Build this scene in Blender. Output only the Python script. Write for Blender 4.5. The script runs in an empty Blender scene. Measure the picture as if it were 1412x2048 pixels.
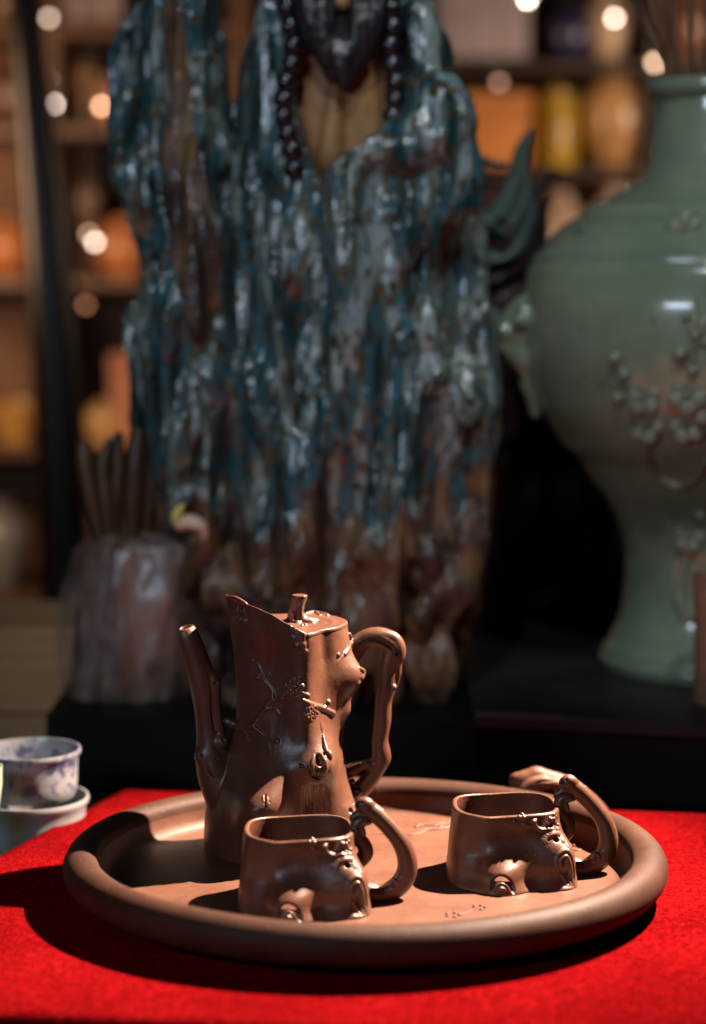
import bpy, math, random
import numpy as np
from mathutils import Vector

random.seed(7)
rng = np.random.default_rng(7)
S = bpy.context.scene
COL = S.collection
R = math.radians

# ------------------------------------------------------------------ camera
FPX = 4200.0                       # focal length in photo pixels (photo 1412 x 2048)
CAM = np.array([0.0, -1.26, 0.367])
PITCH = math.atan((1024 - 530) / FPX)
cam = bpy.data.cameras.new('camera')
cam.sensor_fit = 'HORIZONTAL'
cam.sensor_width = 24.0
cam.lens = FPX / 1412 * 24.0
cam.clip_start = 0.05
cam.clip_end = 60
cam.dof.use_dof = True
cam.dof.focus_distance = 1.245
cam.dof.aperture_fstop = 3.1
cam.dof.aperture_blades = 0
camo = bpy.data.objects.new('camera', cam)
COL.objects.link(camo)
camo.location = CAM
camo.rotation_euler = (math.pi / 2 - PITCH, 0, 0)
S.camera = camo

_fw = np.array([0, math.cos(PITCH), -math.sin(PITCH)])
_up = np.array([0, math.sin(PITCH), math.cos(PITCH)])


def ray(px, py):
    return _fw * FPX + np.array([1.0, 0, 0]) * (px - 706) - _up * (py - 1024)


def P(px, py, y):
    """world point seen at a photo pixel, on the vertical plane at depth y"""
    d = ray(px, py)
    return CAM + d * ((y - CAM[1]) / d[1])


def PZ(px, py, z):
    """world point seen at a photo pixel, on the level plane at height z"""
    d = ray(px, py)
    return CAM + d * ((z - CAM[2]) / d[2])


# ------------------------------------------------------------------ world, lamps, exposure
W = bpy.data.worlds.new('World')
S.world = W
W.use_nodes = True
W.node_tree.nodes['Background'].inputs[0].default_value = (0.55, 0.50, 0.52, 1)
W.node_tree.nodes['Background'].inputs[1].default_value = 0.003


def lamp(name, kind, loc, target, power, color, **kw):
    l = bpy.data.lights.new(name, kind)
    l.energy = power
    l.color = color
    for k, v in kw.items():
        setattr(l, k, v)
    o = bpy.data.objects.new(name, l)
    COL.objects.link(o)
    o.location = loc
    o.rotation_euler = (Vector(target) - Vector(loc)).to_track_quat('-Z', 'Y').to_euler()
    return o


# the warm spotlight above the table, to the right and a little behind
lamp('display_spotlight', 'SPOT', (0.51, 0.20, 0.79), (-0.01, -0.07, 0.0), 520, (1.0, 0.75, 0.56),
     spot_size=R(43), spot_blend=0.95, shadow_soft_size=0.010)
# cool light of the shop front, from the camera's side
lamp('shop_front_light', 'AREA', (-0.62, -1.05, 0.55), (0.0, 0.1, 0.15), 4.6, (0.68, 0.82, 1.0),
     shape='RECTANGLE', size=0.42, size_y=0.10)
# cool fill spots, added to brighten the glazed figure and the vase
lamp('fill_spotlight', 'SPOT', (-0.10, -0.85, 1.60), (0.02, 0.42, 0.40), 31, (0.82, 0.91, 1.0), spot_size=R(27), spot_blend=0.5, shadow_soft_size=0.03)
lamp('fill_spotlight', 'SPOT', (0.42, -0.80, 1.65), (0.26, 0.46, 0.40), 30, (0.90, 0.94, 1.0), spot_size=R(25), spot_blend=0.5, shadow_soft_size=0.03)
# warm lights of the shop behind
lamp('back_shop_light', 'AREA', (-0.85, 1.5, 0.50), (-0.5, 2.6, 0.35), 7.5, (1.0, 0.62, 0.36),
     shape='RECTANGLE', size=0.5, size_y=0.3)
lamp('back_shop_light', 'AREA', (1.05, 1.5, 0.62), (0.7, 2.6, 0.6), 9.5, (1.0, 0.70, 0.48),
     shape='RECTANGLE', size=0.5, size_y=0.3)

S.view_settings.view_transform = 'Standard'
S.view_settings.look = 'None'
S.view_settings.exposure = 0.0
S.view_settings.gamma = 1.0
S.cycles.use_denoising = True
S.cycles.max_bounces = 6
S.cycles.diffuse_bounces = 3
S.cycles.glossy_bounces = 3
S.cycles.transmission_bounces = 5
S.cycles.transparent_max_bounces = 8
S.cycles.caustics_reflective = False
S.cycles.caustics_refractive = False
S.cycles.sample_clamp_indirect = 4.0


# ------------------------------------------------------------------ object helpers
def tag(o, label=None, cat=None, group=None, kind=None):
    if label:
        o['label'] = label
    if cat:
        o['category'] = cat
    if group:
        o['group'] = group
    if kind:
        o['kind'] = kind
    return o


def thing(name, loc, label, cat, group=None):
    o = bpy.data.objects.new(name, None)
    o.empty_display_size = 0.02
    COL.objects.link(o)
    o.location = loc
    return tag(o, label, cat, group)


def mesh_np(name, V, Q, mat, parent=None, smooth=True, origin=None, normals=None, attr=None):
    """V (n,3), Q (m,4) or (m,3) -> one object; V in world coordinates"""
    V = np.asarray(V, dtype=np.float64)
    if origin is None:
        origin = np.array(parent_loc(parent)) if parent is not None else V.mean(0)
    V = V - np.asarray(origin)
    me = bpy.data.meshes.new(name)
    k = Q.shape[1]
    me.vertices.add(len(V))
    me.vertices.foreach_set('co', V.astype(np.float32).ravel())
    me.loops.add(Q.size)
    me.loops.foreach_set('vertex_index', Q.astype(np.int32).ravel())
    me.polygons.add(len(Q))
    me.polygons.foreach_set('loop_start', np.arange(0, Q.size, k, dtype=np.int32))
    me.polygons.foreach_set('use_smooth', np.full(len(Q), smooth))
    me.update(calc_edges=True)
    if normals is not None:
        me.normals_split_custom_set_from_vertices(normals.tolist())
    if attr is not None:
        for an, av in attr.items():
            a = me.attributes.new(an, 'FLOAT', 'POINT')
            a.data.foreach_set('value', av.astype(np.float32))
    me.materials.append(mat)
    o = bpy.data.objects.new(name, me)
    COL.objects.link(o)
    if parent is not None:
        o.parent = parent
    else:
        o.location = origin
    return o


def parent_loc(p):
    v = np.zeros(3)
    while p is not None:
        v = v + np.array(p.location)
        p = p.parent
    return v


class MB:
    """collects polygons, then links them as one mesh object"""

    def __init__(s):
        s.v = []
        s.f = []

    def add(s, V, F):
        n = len(s.v)
        s.v += [tuple(map(float, p)) for p in V]
        s.f += [tuple(i + n for i in f) for f in F]
        return s

    def box(s, c, d, rz=0, bev=0.0):
        hx, hy, hz = d[0] / 2, d[1] / 2, d[2] / 2
        b = min(bev, hx * .9, hy * .9, hz * .9)
        vs = []
        if b <= 0:
            for x in (-hx, hx):
                for y in (-hy, hy):
                    for z in (-hz, hz):
                        vs.append((x, y, z))
            fs = [(0, 1, 3, 2), (4, 6, 7, 5), (0, 4, 5, 1), (2, 3, 7, 6), (0, 2, 6, 4), (1, 5, 7, 3)]
        else:
            # chamfered box, three vertices per corner
            idx = {}
            for x in (-1, 1):
                for y in (-1, 1):
                    for z in (-1, 1):
                        for a in range(3):
                            p = [x * (hx - b), y * (hy - b), z * (hz - b)]
                            p[a] = (x, y, z)[a] * (hx, hy, hz)[a]
                            idx[(x, y, z, a)] = len(vs)
                            vs.append(tuple(p))
            fs = []
            for a in range(3):
                o1, o2 = [(1, 2), (2, 0), (0, 1)][a]
                for sg in (-1, 1):
                    q = []
                    for u, w in ((-1, -1), (1, -1), (1, 1), (-1, 1)):
                        k = [0, 0, 0]
                        k[a] = sg
                        k[o1] = u
                        k[o2] = w
                        q.append(idx[(*k, a)])
                    fs.append(tuple(q if sg > 0 else q[::-1]))
                for u in (-1, 1):
                    for w in (-1, 1):
                        k1 = [0, 0, 0]
                        k1[a] = -1
                        k1[o1] = u
                        k1[o2] = w
                        k2 = list(k1)
                        k2[a] = 1
                        q = [idx[(*k1, o1)], idx[(*k2, o1)], idx[(*k2, o2)], idx[(*k1, o2)]]
                        fs.append(tuple(q if u * w < 0 else q[::-1]))
            for x in (-1, 1):
                for y in (-1, 1):
                    for z in (-1, 1):
                        q = [idx[(x, y, z, a)] for a in range(3)]
                        fs.append(tuple(q if x * y * z > 0 else q[::-1]))
        ca, sa = math.cos(rz), math.sin(rz)
        vs = [(c[0] + ca * x - sa * y, c[1] + sa * x + ca * y, c[2] + z) for x, y, z in vs]
        return s.add(vs, fs)

    def tube(s, pts, rad, n=12, cap=True, flat=1.0):
        pts = np.array(pts, float)
        rad = np.broadcast_to(np.array(rad, float), (len(pts),))
        t = np.gradient(pts, axis=0)
        t /= np.linalg.norm(t, axis=1)[:, None] + 1e-12
        ref = np.array([0, 0, 1.0]) if abs(t[0][2]) < .8 else np.array([1.0, 0, 0])
        u = np.cross(t[0], ref)
        u /= np.linalg.norm(u)
        V = []
        for p, tt, r in zip(pts, t, rad):
            u = u - tt * np.dot(u, tt)
            u /= np.linalg.norm(u)
            w = np.cross(tt, u)
            for i in range(n):
                a = 2 * math.pi * i / n
                V.append(p + r * (math.cos(a) * u + flat * math.sin(a) * w))
        F = []
        m = len(pts)
        for j in range(m - 1):
            for i in range(n):
                i2 = (i + 1) % n
                F.append((j * n + i, j * n + i2, (j + 1) * n + i2, (j + 1) * n + i))
        if cap:
            F.append(tuple(range(n - 1, -1, -1)))
            F.append(tuple((m - 1) * n + i for i in range(n)))
        return s.add(V, F)

    def ball(s, c, r, n=10, m=7):
        r = np.broadcast_to(np.array(r, float), (3,))
        V = [(c[0], c[1], c[2] + r[2])]
        for j in range(1, m):
            a = math.pi * j / m
            for i in range(n):
                b = 2 * math.pi * i / n
                V.append((c[0] + r[0] * math.sin(a) * math.cos(b), c[1] + r[1] * math.sin(a) * math.sin(b), c[2] + r[2] * math.cos(a)))
        V.append((c[0], c[1], c[2] - r[2]))
        F = [(0, 1 + i, 1 + (i + 1) % n) for i in range(n)]
        for j in range(m - 2):
            for i in range(n):
                i2 = (i + 1) % n
                F.append((1 + j * n + i, 1 + (j + 1) * n + i, 1 + (j + 1) * n + i2, 1 + j * n + i2))
        L = len(V) - 1
        F += [(L, 1 + (m - 2) * n + (i + 1) % n, 1 + (m - 2) * n + i) for i in range(n)]
        return s.add(V, F)

    def lathe(s, c, prof, n=48, closed=False):
        """prof: (radius, z) list from bottom outside over the lip to the inside"""
        V = []
        for r, z in prof:
            for i in range(n):
                a = 2 * math.pi * i / n
                V.append((c[0] + r * math.cos(a), c[1] + r * math.sin(a), c[2] + z))
        F = []
        m = len(prof)
        for j in range(m - 1):
            for i in range(n):
                i2 = (i + 1) % n
                F.append((j * n + i, j * n + i2, (j + 1) * n + i2, (j + 1) * n + i))
        if not closed:
            if prof[0][0] > 1e-6:
                F.append(tuple(range(n - 1, -1, -1)))
            if prof[-1][0] > 1e-6:
                F.append(tuple((m - 1) * n + i for i in range(n)))
        return s.add(V, F)

    def prism(s, poly, z0, z1):
        n = len(poly)
        V = [(x, y, z0) for x, y in poly] + [(x, y, z1) for x, y in poly]
        F = [tuple(range(n - 1, -1, -1)), tuple(range(n, 2 * n))]
        F += [(i, (i + 1) % n, n + (i + 1) % n, n + i) for i in range(n)]
        return s.add(V, F)

    def build(s, name, mat, parent=None, smooth=True, origin=None, sub=0):
        V = np.array(s.v)
        if origin is None:
            origin = parent_loc(parent) if parent is not None else [V[:, 0].mean(), V[:, 1].mean(), V[:, 2].min()]
        V = V - np.array(origin)
        me = bpy.data.meshes.new(name)
        me.from_pydata([tuple(p) for p in V], [], s.f)
        me.polygons.foreach_set('use_smooth', [smooth] * len(me.polygons))
        me.materials.append(mat)
        if smooth:
            try:
                me.set_sharp_from_angle(angle=R(42))
            except Exception:
                pass
        o = bpy.data.objects.new(name, me)
        COL.objects.link(o)
        if parent is not None:
            o.parent = parent
        else:
            o.location = origin
        if sub:
            m = o.modifiers.new('sub', 'SUBSURF')
            m.levels = m.render_levels = sub
        return o


def spline(pts, n=8):
    """Catmull-Rom through points (any dimension)"""
    p = np.array(pts, float)
    q = np.vstack([2 * p[0] - p[1], p, 2 * p[-1] - p[-2]])
    out = []
    for i in range(1, len(q) - 2):
        for k in range(n):
            t = k / n
            out.append(0.5 * ((2 * q[i]) + (-q[i - 1] + q[i + 1]) * t + (2 * q[i - 1] - 5 * q[i] + 4 * q[i + 1] - q[i + 2]) * t * t
                              + (-q[i - 1] + 3 * q[i] - 3 * q[i + 1] + q[i + 2]) * t ** 3))
    out.append(p[-1])
    return np.array(out)


# ------------------------------------------------------------------ solid modelling on a distance grid
class Grid:
    def __init__(s, lo, hi, h):
        s.lo = np.array(lo, float)
        s.h = h
        s.n = np.ceil((np.array(hi) - s.lo) / h).astype(int) + 1
        s.ax = [s.lo[i] + h * np.arange(s.n[i]) for i in range(3)]
        s.F = np.full(tuple(s.n), 0.02, np.float32)
        s.H = s.F.copy()                     # hard distance, decides which part a face belongs to
        s.L = np.zeros(tuple(s.n), np.int8)

    def box(s, lo, hi):
        a = np.clip(np.floor((np.array(lo) - s.lo) / s.h).astype(int), 0, s.n)
        b = np.clip(np.ceil((np.array(hi) - s.lo) / s.h).astype(int) + 1, 0, s.n)
        sl = tuple(slice(a[i], b[i]) for i in range(3))
        X = s.ax[0][sl[0]][:, None, None].astype(np.float32)
        Y = s.ax[1][sl[1]][None, :, None].astype(np.float32)
        Z = s.ax[2][sl[2]][None, None, :].astype(np.float32)
        return sl, X, Y, Z

    def union(s, sl, d, k, lab):
        d = d.astype(np.float32)
        f = s.F[sl]
        if k > 0:
            hh = np.maximum(k - np.abs(f - d), 0) / k
            s.F[sl] = np.minimum(f, d) - hh * hh * k * 0.25
        else:
            s.F[sl] = np.minimum(f, d)
        m = d < s.H[sl]
        s.L[sl][m] = lab
        s.H[sl] = np.minimum(s.H[sl], d)

    def cut(s, sl, d, k=0.0):
        d = (-d).astype(np.float32)
        f = s.F[sl]
        if k > 0:
            hh = np.maximum(k - np.abs(f - d), 0) / k
            s.F[sl] = np.maximum(f, d) + hh * hh * k * 0.25
        else:
            s.F[sl] = np.maximum(f, d)

    def cone_d(s, a, b, ra, rb, pad):
        a = np.asarray(a, float)
        b = np.asarray(b, float)
        r = max(ra, rb) + pad
        sl, X, Y, Z = s.box(np.minimum(a, b) - r, np.maximum(a, b) + r)
        ab = b - a
        L2 = max(float(ab @ ab), 1e-12)
        t = np.clip(((X - a[0]) * ab[0] + (Y - a[1]) * ab[1] + (Z - a[2]) * ab[2]) / L2, 0, 1)
        d = np.sqrt((X - a[0] - t * ab[0]) ** 2 + (Y - a[1] - t * ab[1]) ** 2 + (Z - a[2] - t * ab[2]) ** 2) - (ra + t * (rb - ra))
        return sl, d

    def tube(s, pts, rad, k, lab, n=5):
        q = spline(np.column_stack([np.array(pts, float), np.array(rad, float)]), n)
        for i in range(len(q) - 1):
            sl, d = s.cone_d(q[i][:3], q[i + 1][:3], q[i][3], q[i + 1][3], 2 * k + 3 * s.h)
            # pieces of one tube join hard, the tube joins the rest softly
            s.union(sl, d, k if i in (0, len(q) - 2) or k else k, lab)

    def groove(s, pts, rad, k=0.0006, n=5):
        q = spline(np.column_stack([np.array(pts, float), np.array(rad, float)]), n)
        for i in range(len(q) - 1):
            sl, d = s.cone_d(q[i][:3], q[i + 1][:3], q[i][3], q[i + 1][3], 2 * k + 3 * s.h)
            s.cut(sl, d, k)

    def ball(s, c, r, k, lab):
        sl, d = s.cone_d(c, np.array(c) + 1e-5, r, r, 2 * k + 3 * s.h)
        s.union(sl, d, k, lab)

    def hole(s, c, r, k=0.0006):
        sl, d = s.cone_d(c, np.array(c) + 1e-5, r, r, 2 * k + 3 * s.h)
        s.cut(sl, d, k)

    def sample(s, P_):
        g = (np.asarray(P_) - s.lo) / s.h
        g = np.clip(g, 0, s.n - 1.001)
        i = g.astype(int)
        f = g - i
        out = 0
        for dx in (0, 1):
            for dy in (0, 1):
                for dz in (0, 1):
                    w = (f[..., 0] if dx else 1 - f[..., 0]) * (f[..., 1] if dy else 1 - f[..., 1]) * (f[..., 2] if dz else 1 - f[..., 2])
                    out = out + w * s.F[i[..., 0] + dx, i[..., 1] + dy, i[..., 2] + dz]
        return out

    def hit(s, px, py, y0=-0.2, y1=0.2):
        """first point of the solid met by the sight line through a photo pixel"""
        ys = np.arange(y0, y1, 0.0004)
        d = ray(px, py)
        Q = CAM[None, :] + d[None, :] * ((ys - CAM[1]) / d[1])[:, None]
        ok = np.all((Q > s.lo) & (Q < s.lo + s.h * (s.n - 1)), axis=1)
        v = np.where(ok, s.sample(Q), 1)
        w = np.where(v < 0)[0]
        if len(w) == 0:
            return Q[int(np.argmin(v))]
        return Q[w[0]]

    def normal(s, p):
        e = s.h * 1.5
        g = np.array([s.sample(p + np.eye(3)[i] * e) - s.sample(p - np.eye(3)[i] * e) for i in range(3)])
        return g / (np.linalg.norm(g) + 1e-9)

    def surface(s):
        F, h = s.F, s.h
        I = F < 0
        nx, ny, nz = F.shape
        cnt = np.zeros((nx - 1, ny - 1, nz - 1), np.int8)
        for dx in (0, 1):
            for dy in (0, 1):
                for dz in (0, 1):
                    cnt += I[dx:nx - 1 + dx, dy:ny - 1 + dy, dz:nz - 1 + dz]
        act = (cnt > 0) & (cnt < 8)
        ci = np.argwhere(act)
        idm = np.full(act.shape, -1, np.int32)
        idm[act] = np.arange(len(ci))
        cor = [(dx, dy, dz) for dx in (0, 1) for dy in (0, 1) for dz in (0, 1)]
        val = np.stack([F[ci[:, 0] + c[0], ci[:, 1] + c[1], ci[:, 2] + c[2]] for c in cor], 1)
        acc = np.zeros((len(ci), 3))
        num = np.zeros(len(ci))
        for a in range(8):
            for b in range(a + 1, 8):
                df = np.array(cor[b]) - np.array(cor[a])
                if np.abs(df).sum() != 1:
                    continue
                va, vb = val[:, a], val[:, b]
                m = (va < 0) != (vb < 0)
                t = np.where(m, va / np.where(m, va - vb, 1), 0)
                acc += np.where(m[:, None], np.array(cor[a])[None] + t[:, None] * df[None], 0)
                num += m
        V = s.lo + h * (ci + acc / num[:, None])
        Q = []
        for ax in range(3):
            o1, o2 = (ax + 1) % 3, (ax + 2) % 3
            sa = [slice(0, -1) if i == ax else slice(1, -1) for i in range(3)]
            sb = [slice(1, None) if i == ax else slice(1, -1) for i in range(3)]
            A, B = I[tuple(sa)], I[tuple(sb)]
            for flip in (False, True):
                m = (A & ~B) if not flip else (~A & B)
                e = np.argwhere(m)
                for i in range(3):
                    if i != ax:
                        e[:, i] += 1
                def cell(u, w):
                    c = e.copy()
                    c[:, o1] -= u
                    c[:, o2] -= w
                    return idm[c[:, 0], c[:, 1], c[:, 2]]
                q = np.stack([cell(1, 1), cell(0, 1), cell(0, 0), cell(1, 0)], 1)
                if flip:
                    q = q[:, ::-1]
                Q.append(q)
        Q = np.vstack(Q)
        e = h * 0.9
        N = np.stack([s.sample(V + np.eye(3)[i] * e) - s.sample(V - np.eye(3)[i] * e) for i in range(3)], 1)
        N /= np.linalg.norm(N, axis=1)[:, None] + 1e-9
        g = np.clip(np.round((V - s.lo) / h).astype(int), 0, s.n - 1)
        lab = s.L[g[:, 0], g[:, 1], g[:, 2]]
        return V, Q, N, lab

    def parts(s, spec, parent, single=()):
        """spec: label number -> (object name, material); the surface split into parts"""
        V, Q, N, lab = s.surface()
        fl = lab[Q].max(axis=1)
        out = {}
        for k, (name, mat, par) in spec.items():
            q = Q[fl == k]
            if not len(q):
                continue
            used, inv = np.unique(q, return_inverse=True)
            q = inv.reshape(q.shape)
            comp = np.arange(len(used))
            if k in single:                  # loose islands (each bud) become objects of their own
                while True:
                    m = comp[q].min(axis=1)
                    c2 = comp.copy()
                    for j in range(4):
                        np.minimum.at(c2, q[:, j], m)
                    if (c2 == comp).all():
                        break
                    comp = c2
            else:
                comp[:] = 0
            for c in np.unique(comp):
                qq = q[comp[q[:, 0]] == c]
                if len(qq) < 12:
                    continue
                u2, i2 = np.unique(qq, return_inverse=True)
                out[k] = mesh_np(name, V[used][u2], i2.reshape(qq.shape), mat, par or parent, normals=N[used][u2])
        return out


class Trunk:
    """radius table over height and angle about an axis that wanders with height"""

    def __init__(s, z0, z1, zs, cx, cy, rl, rr, rf, rb, nz=300, nt=360, p=2.0):
        s.z = np.linspace(z0, z1, nz)
        s.nt = nt
        s.cx = np.interp(s.z, zs, cx)
        s.cy = np.interp(s.z, zs, cy)
        ker = np.ones(15) / 15
        sm = lambda a: np.convolve(np.pad(a, 7, mode='edge'), ker, mode='valid')
        s.cx, s.cy = sm(s.cx), sm(s.cy)
        L, Rr, Ff, B = [sm(np.interp(s.z, zs, a))[:, None] for a in (rl, rr, rf, rb)]
        s.th = np.linspace(-math.pi, math.pi, nt, endpoint=False)[None, :]
        c, sn = np.cos(s.th), np.sin(s.th)
        a = np.where(c > 0, Rr, L)
        b = np.where(sn > 0, B, Ff)
        s.T = 1 / ((np.abs(c) / a) ** p + (np.abs(sn) / b) ** p) ** (1 / p)

    def loc(s, q):
        """angle and height of a world point"""
        cx = np.interp(q[2], s.z, s.cx)
        cy = np.interp(q[2], s.z, s.cy)
        return math.atan2(q[1] - cy, q[0] - cx), q[2]

    def radius(s, th, z):
        zi = np.interp(z, s.z, np.arange(len(s.z)))
        ti = (th + math.pi) / (2 * math.pi) * s.nt
        i0 = np.clip(np.floor(zi).astype(int), 0, len(s.z) - 2)
        fz = zi - i0
        j0 = np.floor(ti).astype(int)
        ft = ti - j0
        j0 %= s.nt
        j1 = (j0 + 1) % s.nt
        T = s.T
        return ((T[i0, j0] * (1 - ft) + T[i0, j1] * ft) * (1 - fz) + (T[i0 + 1, j0] * (1 - ft) + T[i0 + 1, j1] * ft) * fz)

    def pix(s, px, py, span=0.09):
        """world point where the sight line through a photo pixel meets the trunk"""
        ys = np.linspace(s.cy.mean() - span, s.cy.mean() + span, 500)
        d = ray(px, py)
        Q = CAM[None] + d[None] * ((ys - CAM[1]) / d[1])[:, None]
        cx = np.interp(Q[:, 2], s.z, s.cx)
        cy = np.interp(Q[:, 2], s.z, s.cy)
        rho = np.hypot(Q[:, 0] - cx, Q[:, 1] - cy)
        v = rho - s.radius(np.arctan2(Q[:, 1] - cy, Q[:, 0] - cx), Q[:, 2])
        w = np.where(v < 0)[0]
        return Q[w[0]] if len(w) else Q[int(np.argmin(v))]

    def offs(s, q):
        """distance fields (along the skin) from a world point: du horizontal, dz"""
        t0, z0 = s.loc(q)
        dt = (s.th - t0 + math.pi) % (2 * math.pi) - math.pi
        r = np.interp(z0, s.z, s.T.mean(1))
        return dt * r, (s.z - z0)[:, None]

    def bump(s, q, A, sx, sz, rot=0.0, sharp=2.0, shear=0.0):
        u, w = s.offs(q)
        u2 = u * math.cos(rot) + w * math.sin(rot)
        w2 = -u * math.sin(rot) + w * math.cos(rot)
        d = np.sqrt((u2 / sx) ** 2 + (w2 / sz) ** 2)
        s.T = s.T + A * np.exp(-0.5 * d ** sharp)

    def rings(s, q, A, rad, wl, sx=1.0, sz=1.0, rot=0.0):
        u, w = s.offs(q)
        u2 = u * math.cos(rot) + w * math.sin(rot)
        w2 = -u * math.sin(rot) + w * math.cos(rot)
        d = np.sqrt((u2 / sx) ** 2 + (w2 / sz) ** 2)
        s.T = s.T + A * np.cos(d / wl * 2 * math.pi) * np.exp(-(d / rad) ** 4)

    def line(s, pts, A, wd):
        """raised (A > 0) or cut (A < 0) line through world points on the skin"""
        best = np.full(s.T.shape, 1.0)
        q = [s.loc(p) for p in pts]
        r = s.T.mean(1)[:, None]
        for (t0, z0), (t1, z1) in zip(q[:-1], q[1:]):
            dt = (s.th - t0 + math.pi) % (2 * math.pi) - math.pi
            e = (t1 - t0 + math.pi) % (2 * math.pi) - math.pi
            rr = float(np.interp(z0, s.z, s.T.mean(1)))
            ux, uz = dt * rr + 0 * s.z[:, None], (s.z - z0)[:, None] + 0 * dt
            ex, ez = e * rr, z1 - z0
            t = np.clip((ux * ex + uz * ez) / (ex * ex + ez * ez + 1e-12), 0, 1)
            best = np.minimum(best, np.hypot(ux - t * ex, uz - t * ez))
        s.T = s.T + A * np.exp(-0.5 * (best / wd) ** 2)

    def field(s, g, off=0.0, lo=None, hi=None, soft=0.85):
        rm = s.T.max() + 0.02
        if lo is None:
            lo = [s.cx.min() - rm, s.cy.min() - rm, s.z[0] - 0.01]
            hi = [s.cx.max() + rm, s.cy.max() + rm, s.z[-1] + 0.01]
        sl, X, Y, Z = g.box(lo, hi)
        z1 = Z[0, 0, :]
        cx = np.interp(z1, s.z, s.cx).astype(np.float32)[None, None, :]
        cy = np.interp(z1, s.z, s.cy).astype(np.float32)[None, None, :]
        dx, dy = X - cx, Y - cy
        rho = np.sqrt(dx * dx + dy * dy)
        th = np.arctan2(dy, dx)
        zz = np.broadcast_to(Z, th.shape)
        return sl, ((rho - s.radius(th, zz)) * soft - off).astype(np.float32), X, Y, Z


def noise3(shape, cells, seed=0, octaves=1):
    """smooth value noise on a grid of `shape`, `cells` lattice cells along each axis"""
    r = np.random.default_rng(seed)
    out = np.zeros(shape, np.float32)
    amp, tot = 1.0, 0
    for o in range(octaves):
        c = [max(1, int(x * 2 ** o)) for x in cells]
        lat = r.uniform(-1, 1, [x + 2 for x in c]).astype(np.float32)
        a = lat
        for axis in range(len(shape)):
            g = np.linspace(0, c[axis], shape[axis])
            i = np.minimum(g.astype(int), c[axis])
            f = (g - i)
            f = (f * f * (3 - 2 * f)).astype(np.float32)
            sh = [1] * a.ndim
            sh[axis] = -1
            f = f.reshape(sh)
            a = np.take(a, i, axis) * (1 - f) + np.take(a, np.minimum(i + 1, c[axis] + 1), axis) * f
        out += amp * a
        tot += amp
        amp *= 0.5
    return out / tot


# ------------------------------------------------------------------ materials
def new_mat(name):
    m = bpy.data.materials.new(name)
    m.use_nodes = True
    nt = m.node_tree
    b = nt.nodes['Principled BSDF']
    return m, nt, b


def N(nt, t, **kw):
    n = nt.nodes.new(t)
    for k, v in kw.items():
        if k in ('operation', 'data_type', 'blend_type', 'attribute_name', 'feature', 'distance', 'noise_dimensions', 'wave_type', 'bands_direction', 'clamp'):
            setattr(n, k, v)
        else:
            n.inputs[k].default_value = v
    return n


def coords(nt, scale=(1, 1, 1), kind='Object'):
    tc = nt.nodes.new('ShaderNodeTexCoord')
    mp = nt.nodes.new('ShaderNodeMapping')
    mp.inputs['Scale'].default_value = scale
    nt.links.new(tc.outputs[kind], mp.inputs[0])
    return mp.outputs[0]


def ramp(nt, fac, stops):
    r = nt.nodes.new('ShaderNodeValToRGB')
    els = r.color_ramp.elements
    while len(els) < len(stops):
        els.new(0.5)
    for e, (p, c) in zip(els, stops):
        e.position = p
        e.color = (*c, 1)
    nt.links.new(fac, r.inputs[0])
    return r.outputs[0]


def noise_mat(name, c1, c2, scale=60, rough=0.5, bump=0.0, bscale=None, bdist=0.0005, vec=(1, 1, 1), metal=0, coat=0, sheen=0, lo=.35, hi=.65,
              spec=0.5, rvar=0.0, detail=4):
    m, nt, b = new_mat(name)
    co = coords(nt, vec)
    n = N(nt, 'ShaderNodeTexNoise', Scale=scale, Detail=detail, Roughness=0.6)
    nt.links.new(co, n.inputs['Vector'])
    c = ramp(nt, n.outputs[0], [(lo, c1), (hi, c2)])
    nt.links.new(c, b.inputs['Base Color'])
    b.inputs['Roughness'].default_value = rough
    b.inputs['Metallic'].default_value = metal
    b.inputs['Coat Weight'].default_value = coat
    b.inputs['Coat Roughness'].default_value = 0.12
    b.inputs['Sheen Weight'].default_value = sheen
    b.inputs['Specular IOR Level'].default_value = spec
    if rvar:
        mr = N(nt, 'ShaderNodeMapRange')
        mr.inputs['To Min'].default_value = rough - rvar
        mr.inputs['To Max'].default_value = rough + rvar
        nt.links.new(n.outputs[0], mr.inputs[0])
        nt.links.new(mr.outputs[0], b.inputs['Roughness'])
    if bump:
        n2 = N(nt, 'ShaderNodeTexNoise', Scale=bscale or scale, Detail=5, Roughness=0.65)
        nt.links.new(co, n2.inputs['Vector'])
        bp = N(nt, 'ShaderNodeBump', Strength=bump, Distance=bdist)
        nt.links.new(n2.outputs[0], bp.inputs['Height'])
        nt.links.new(bp.outputs[0], b.inputs['Normal'])
    return m


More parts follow.
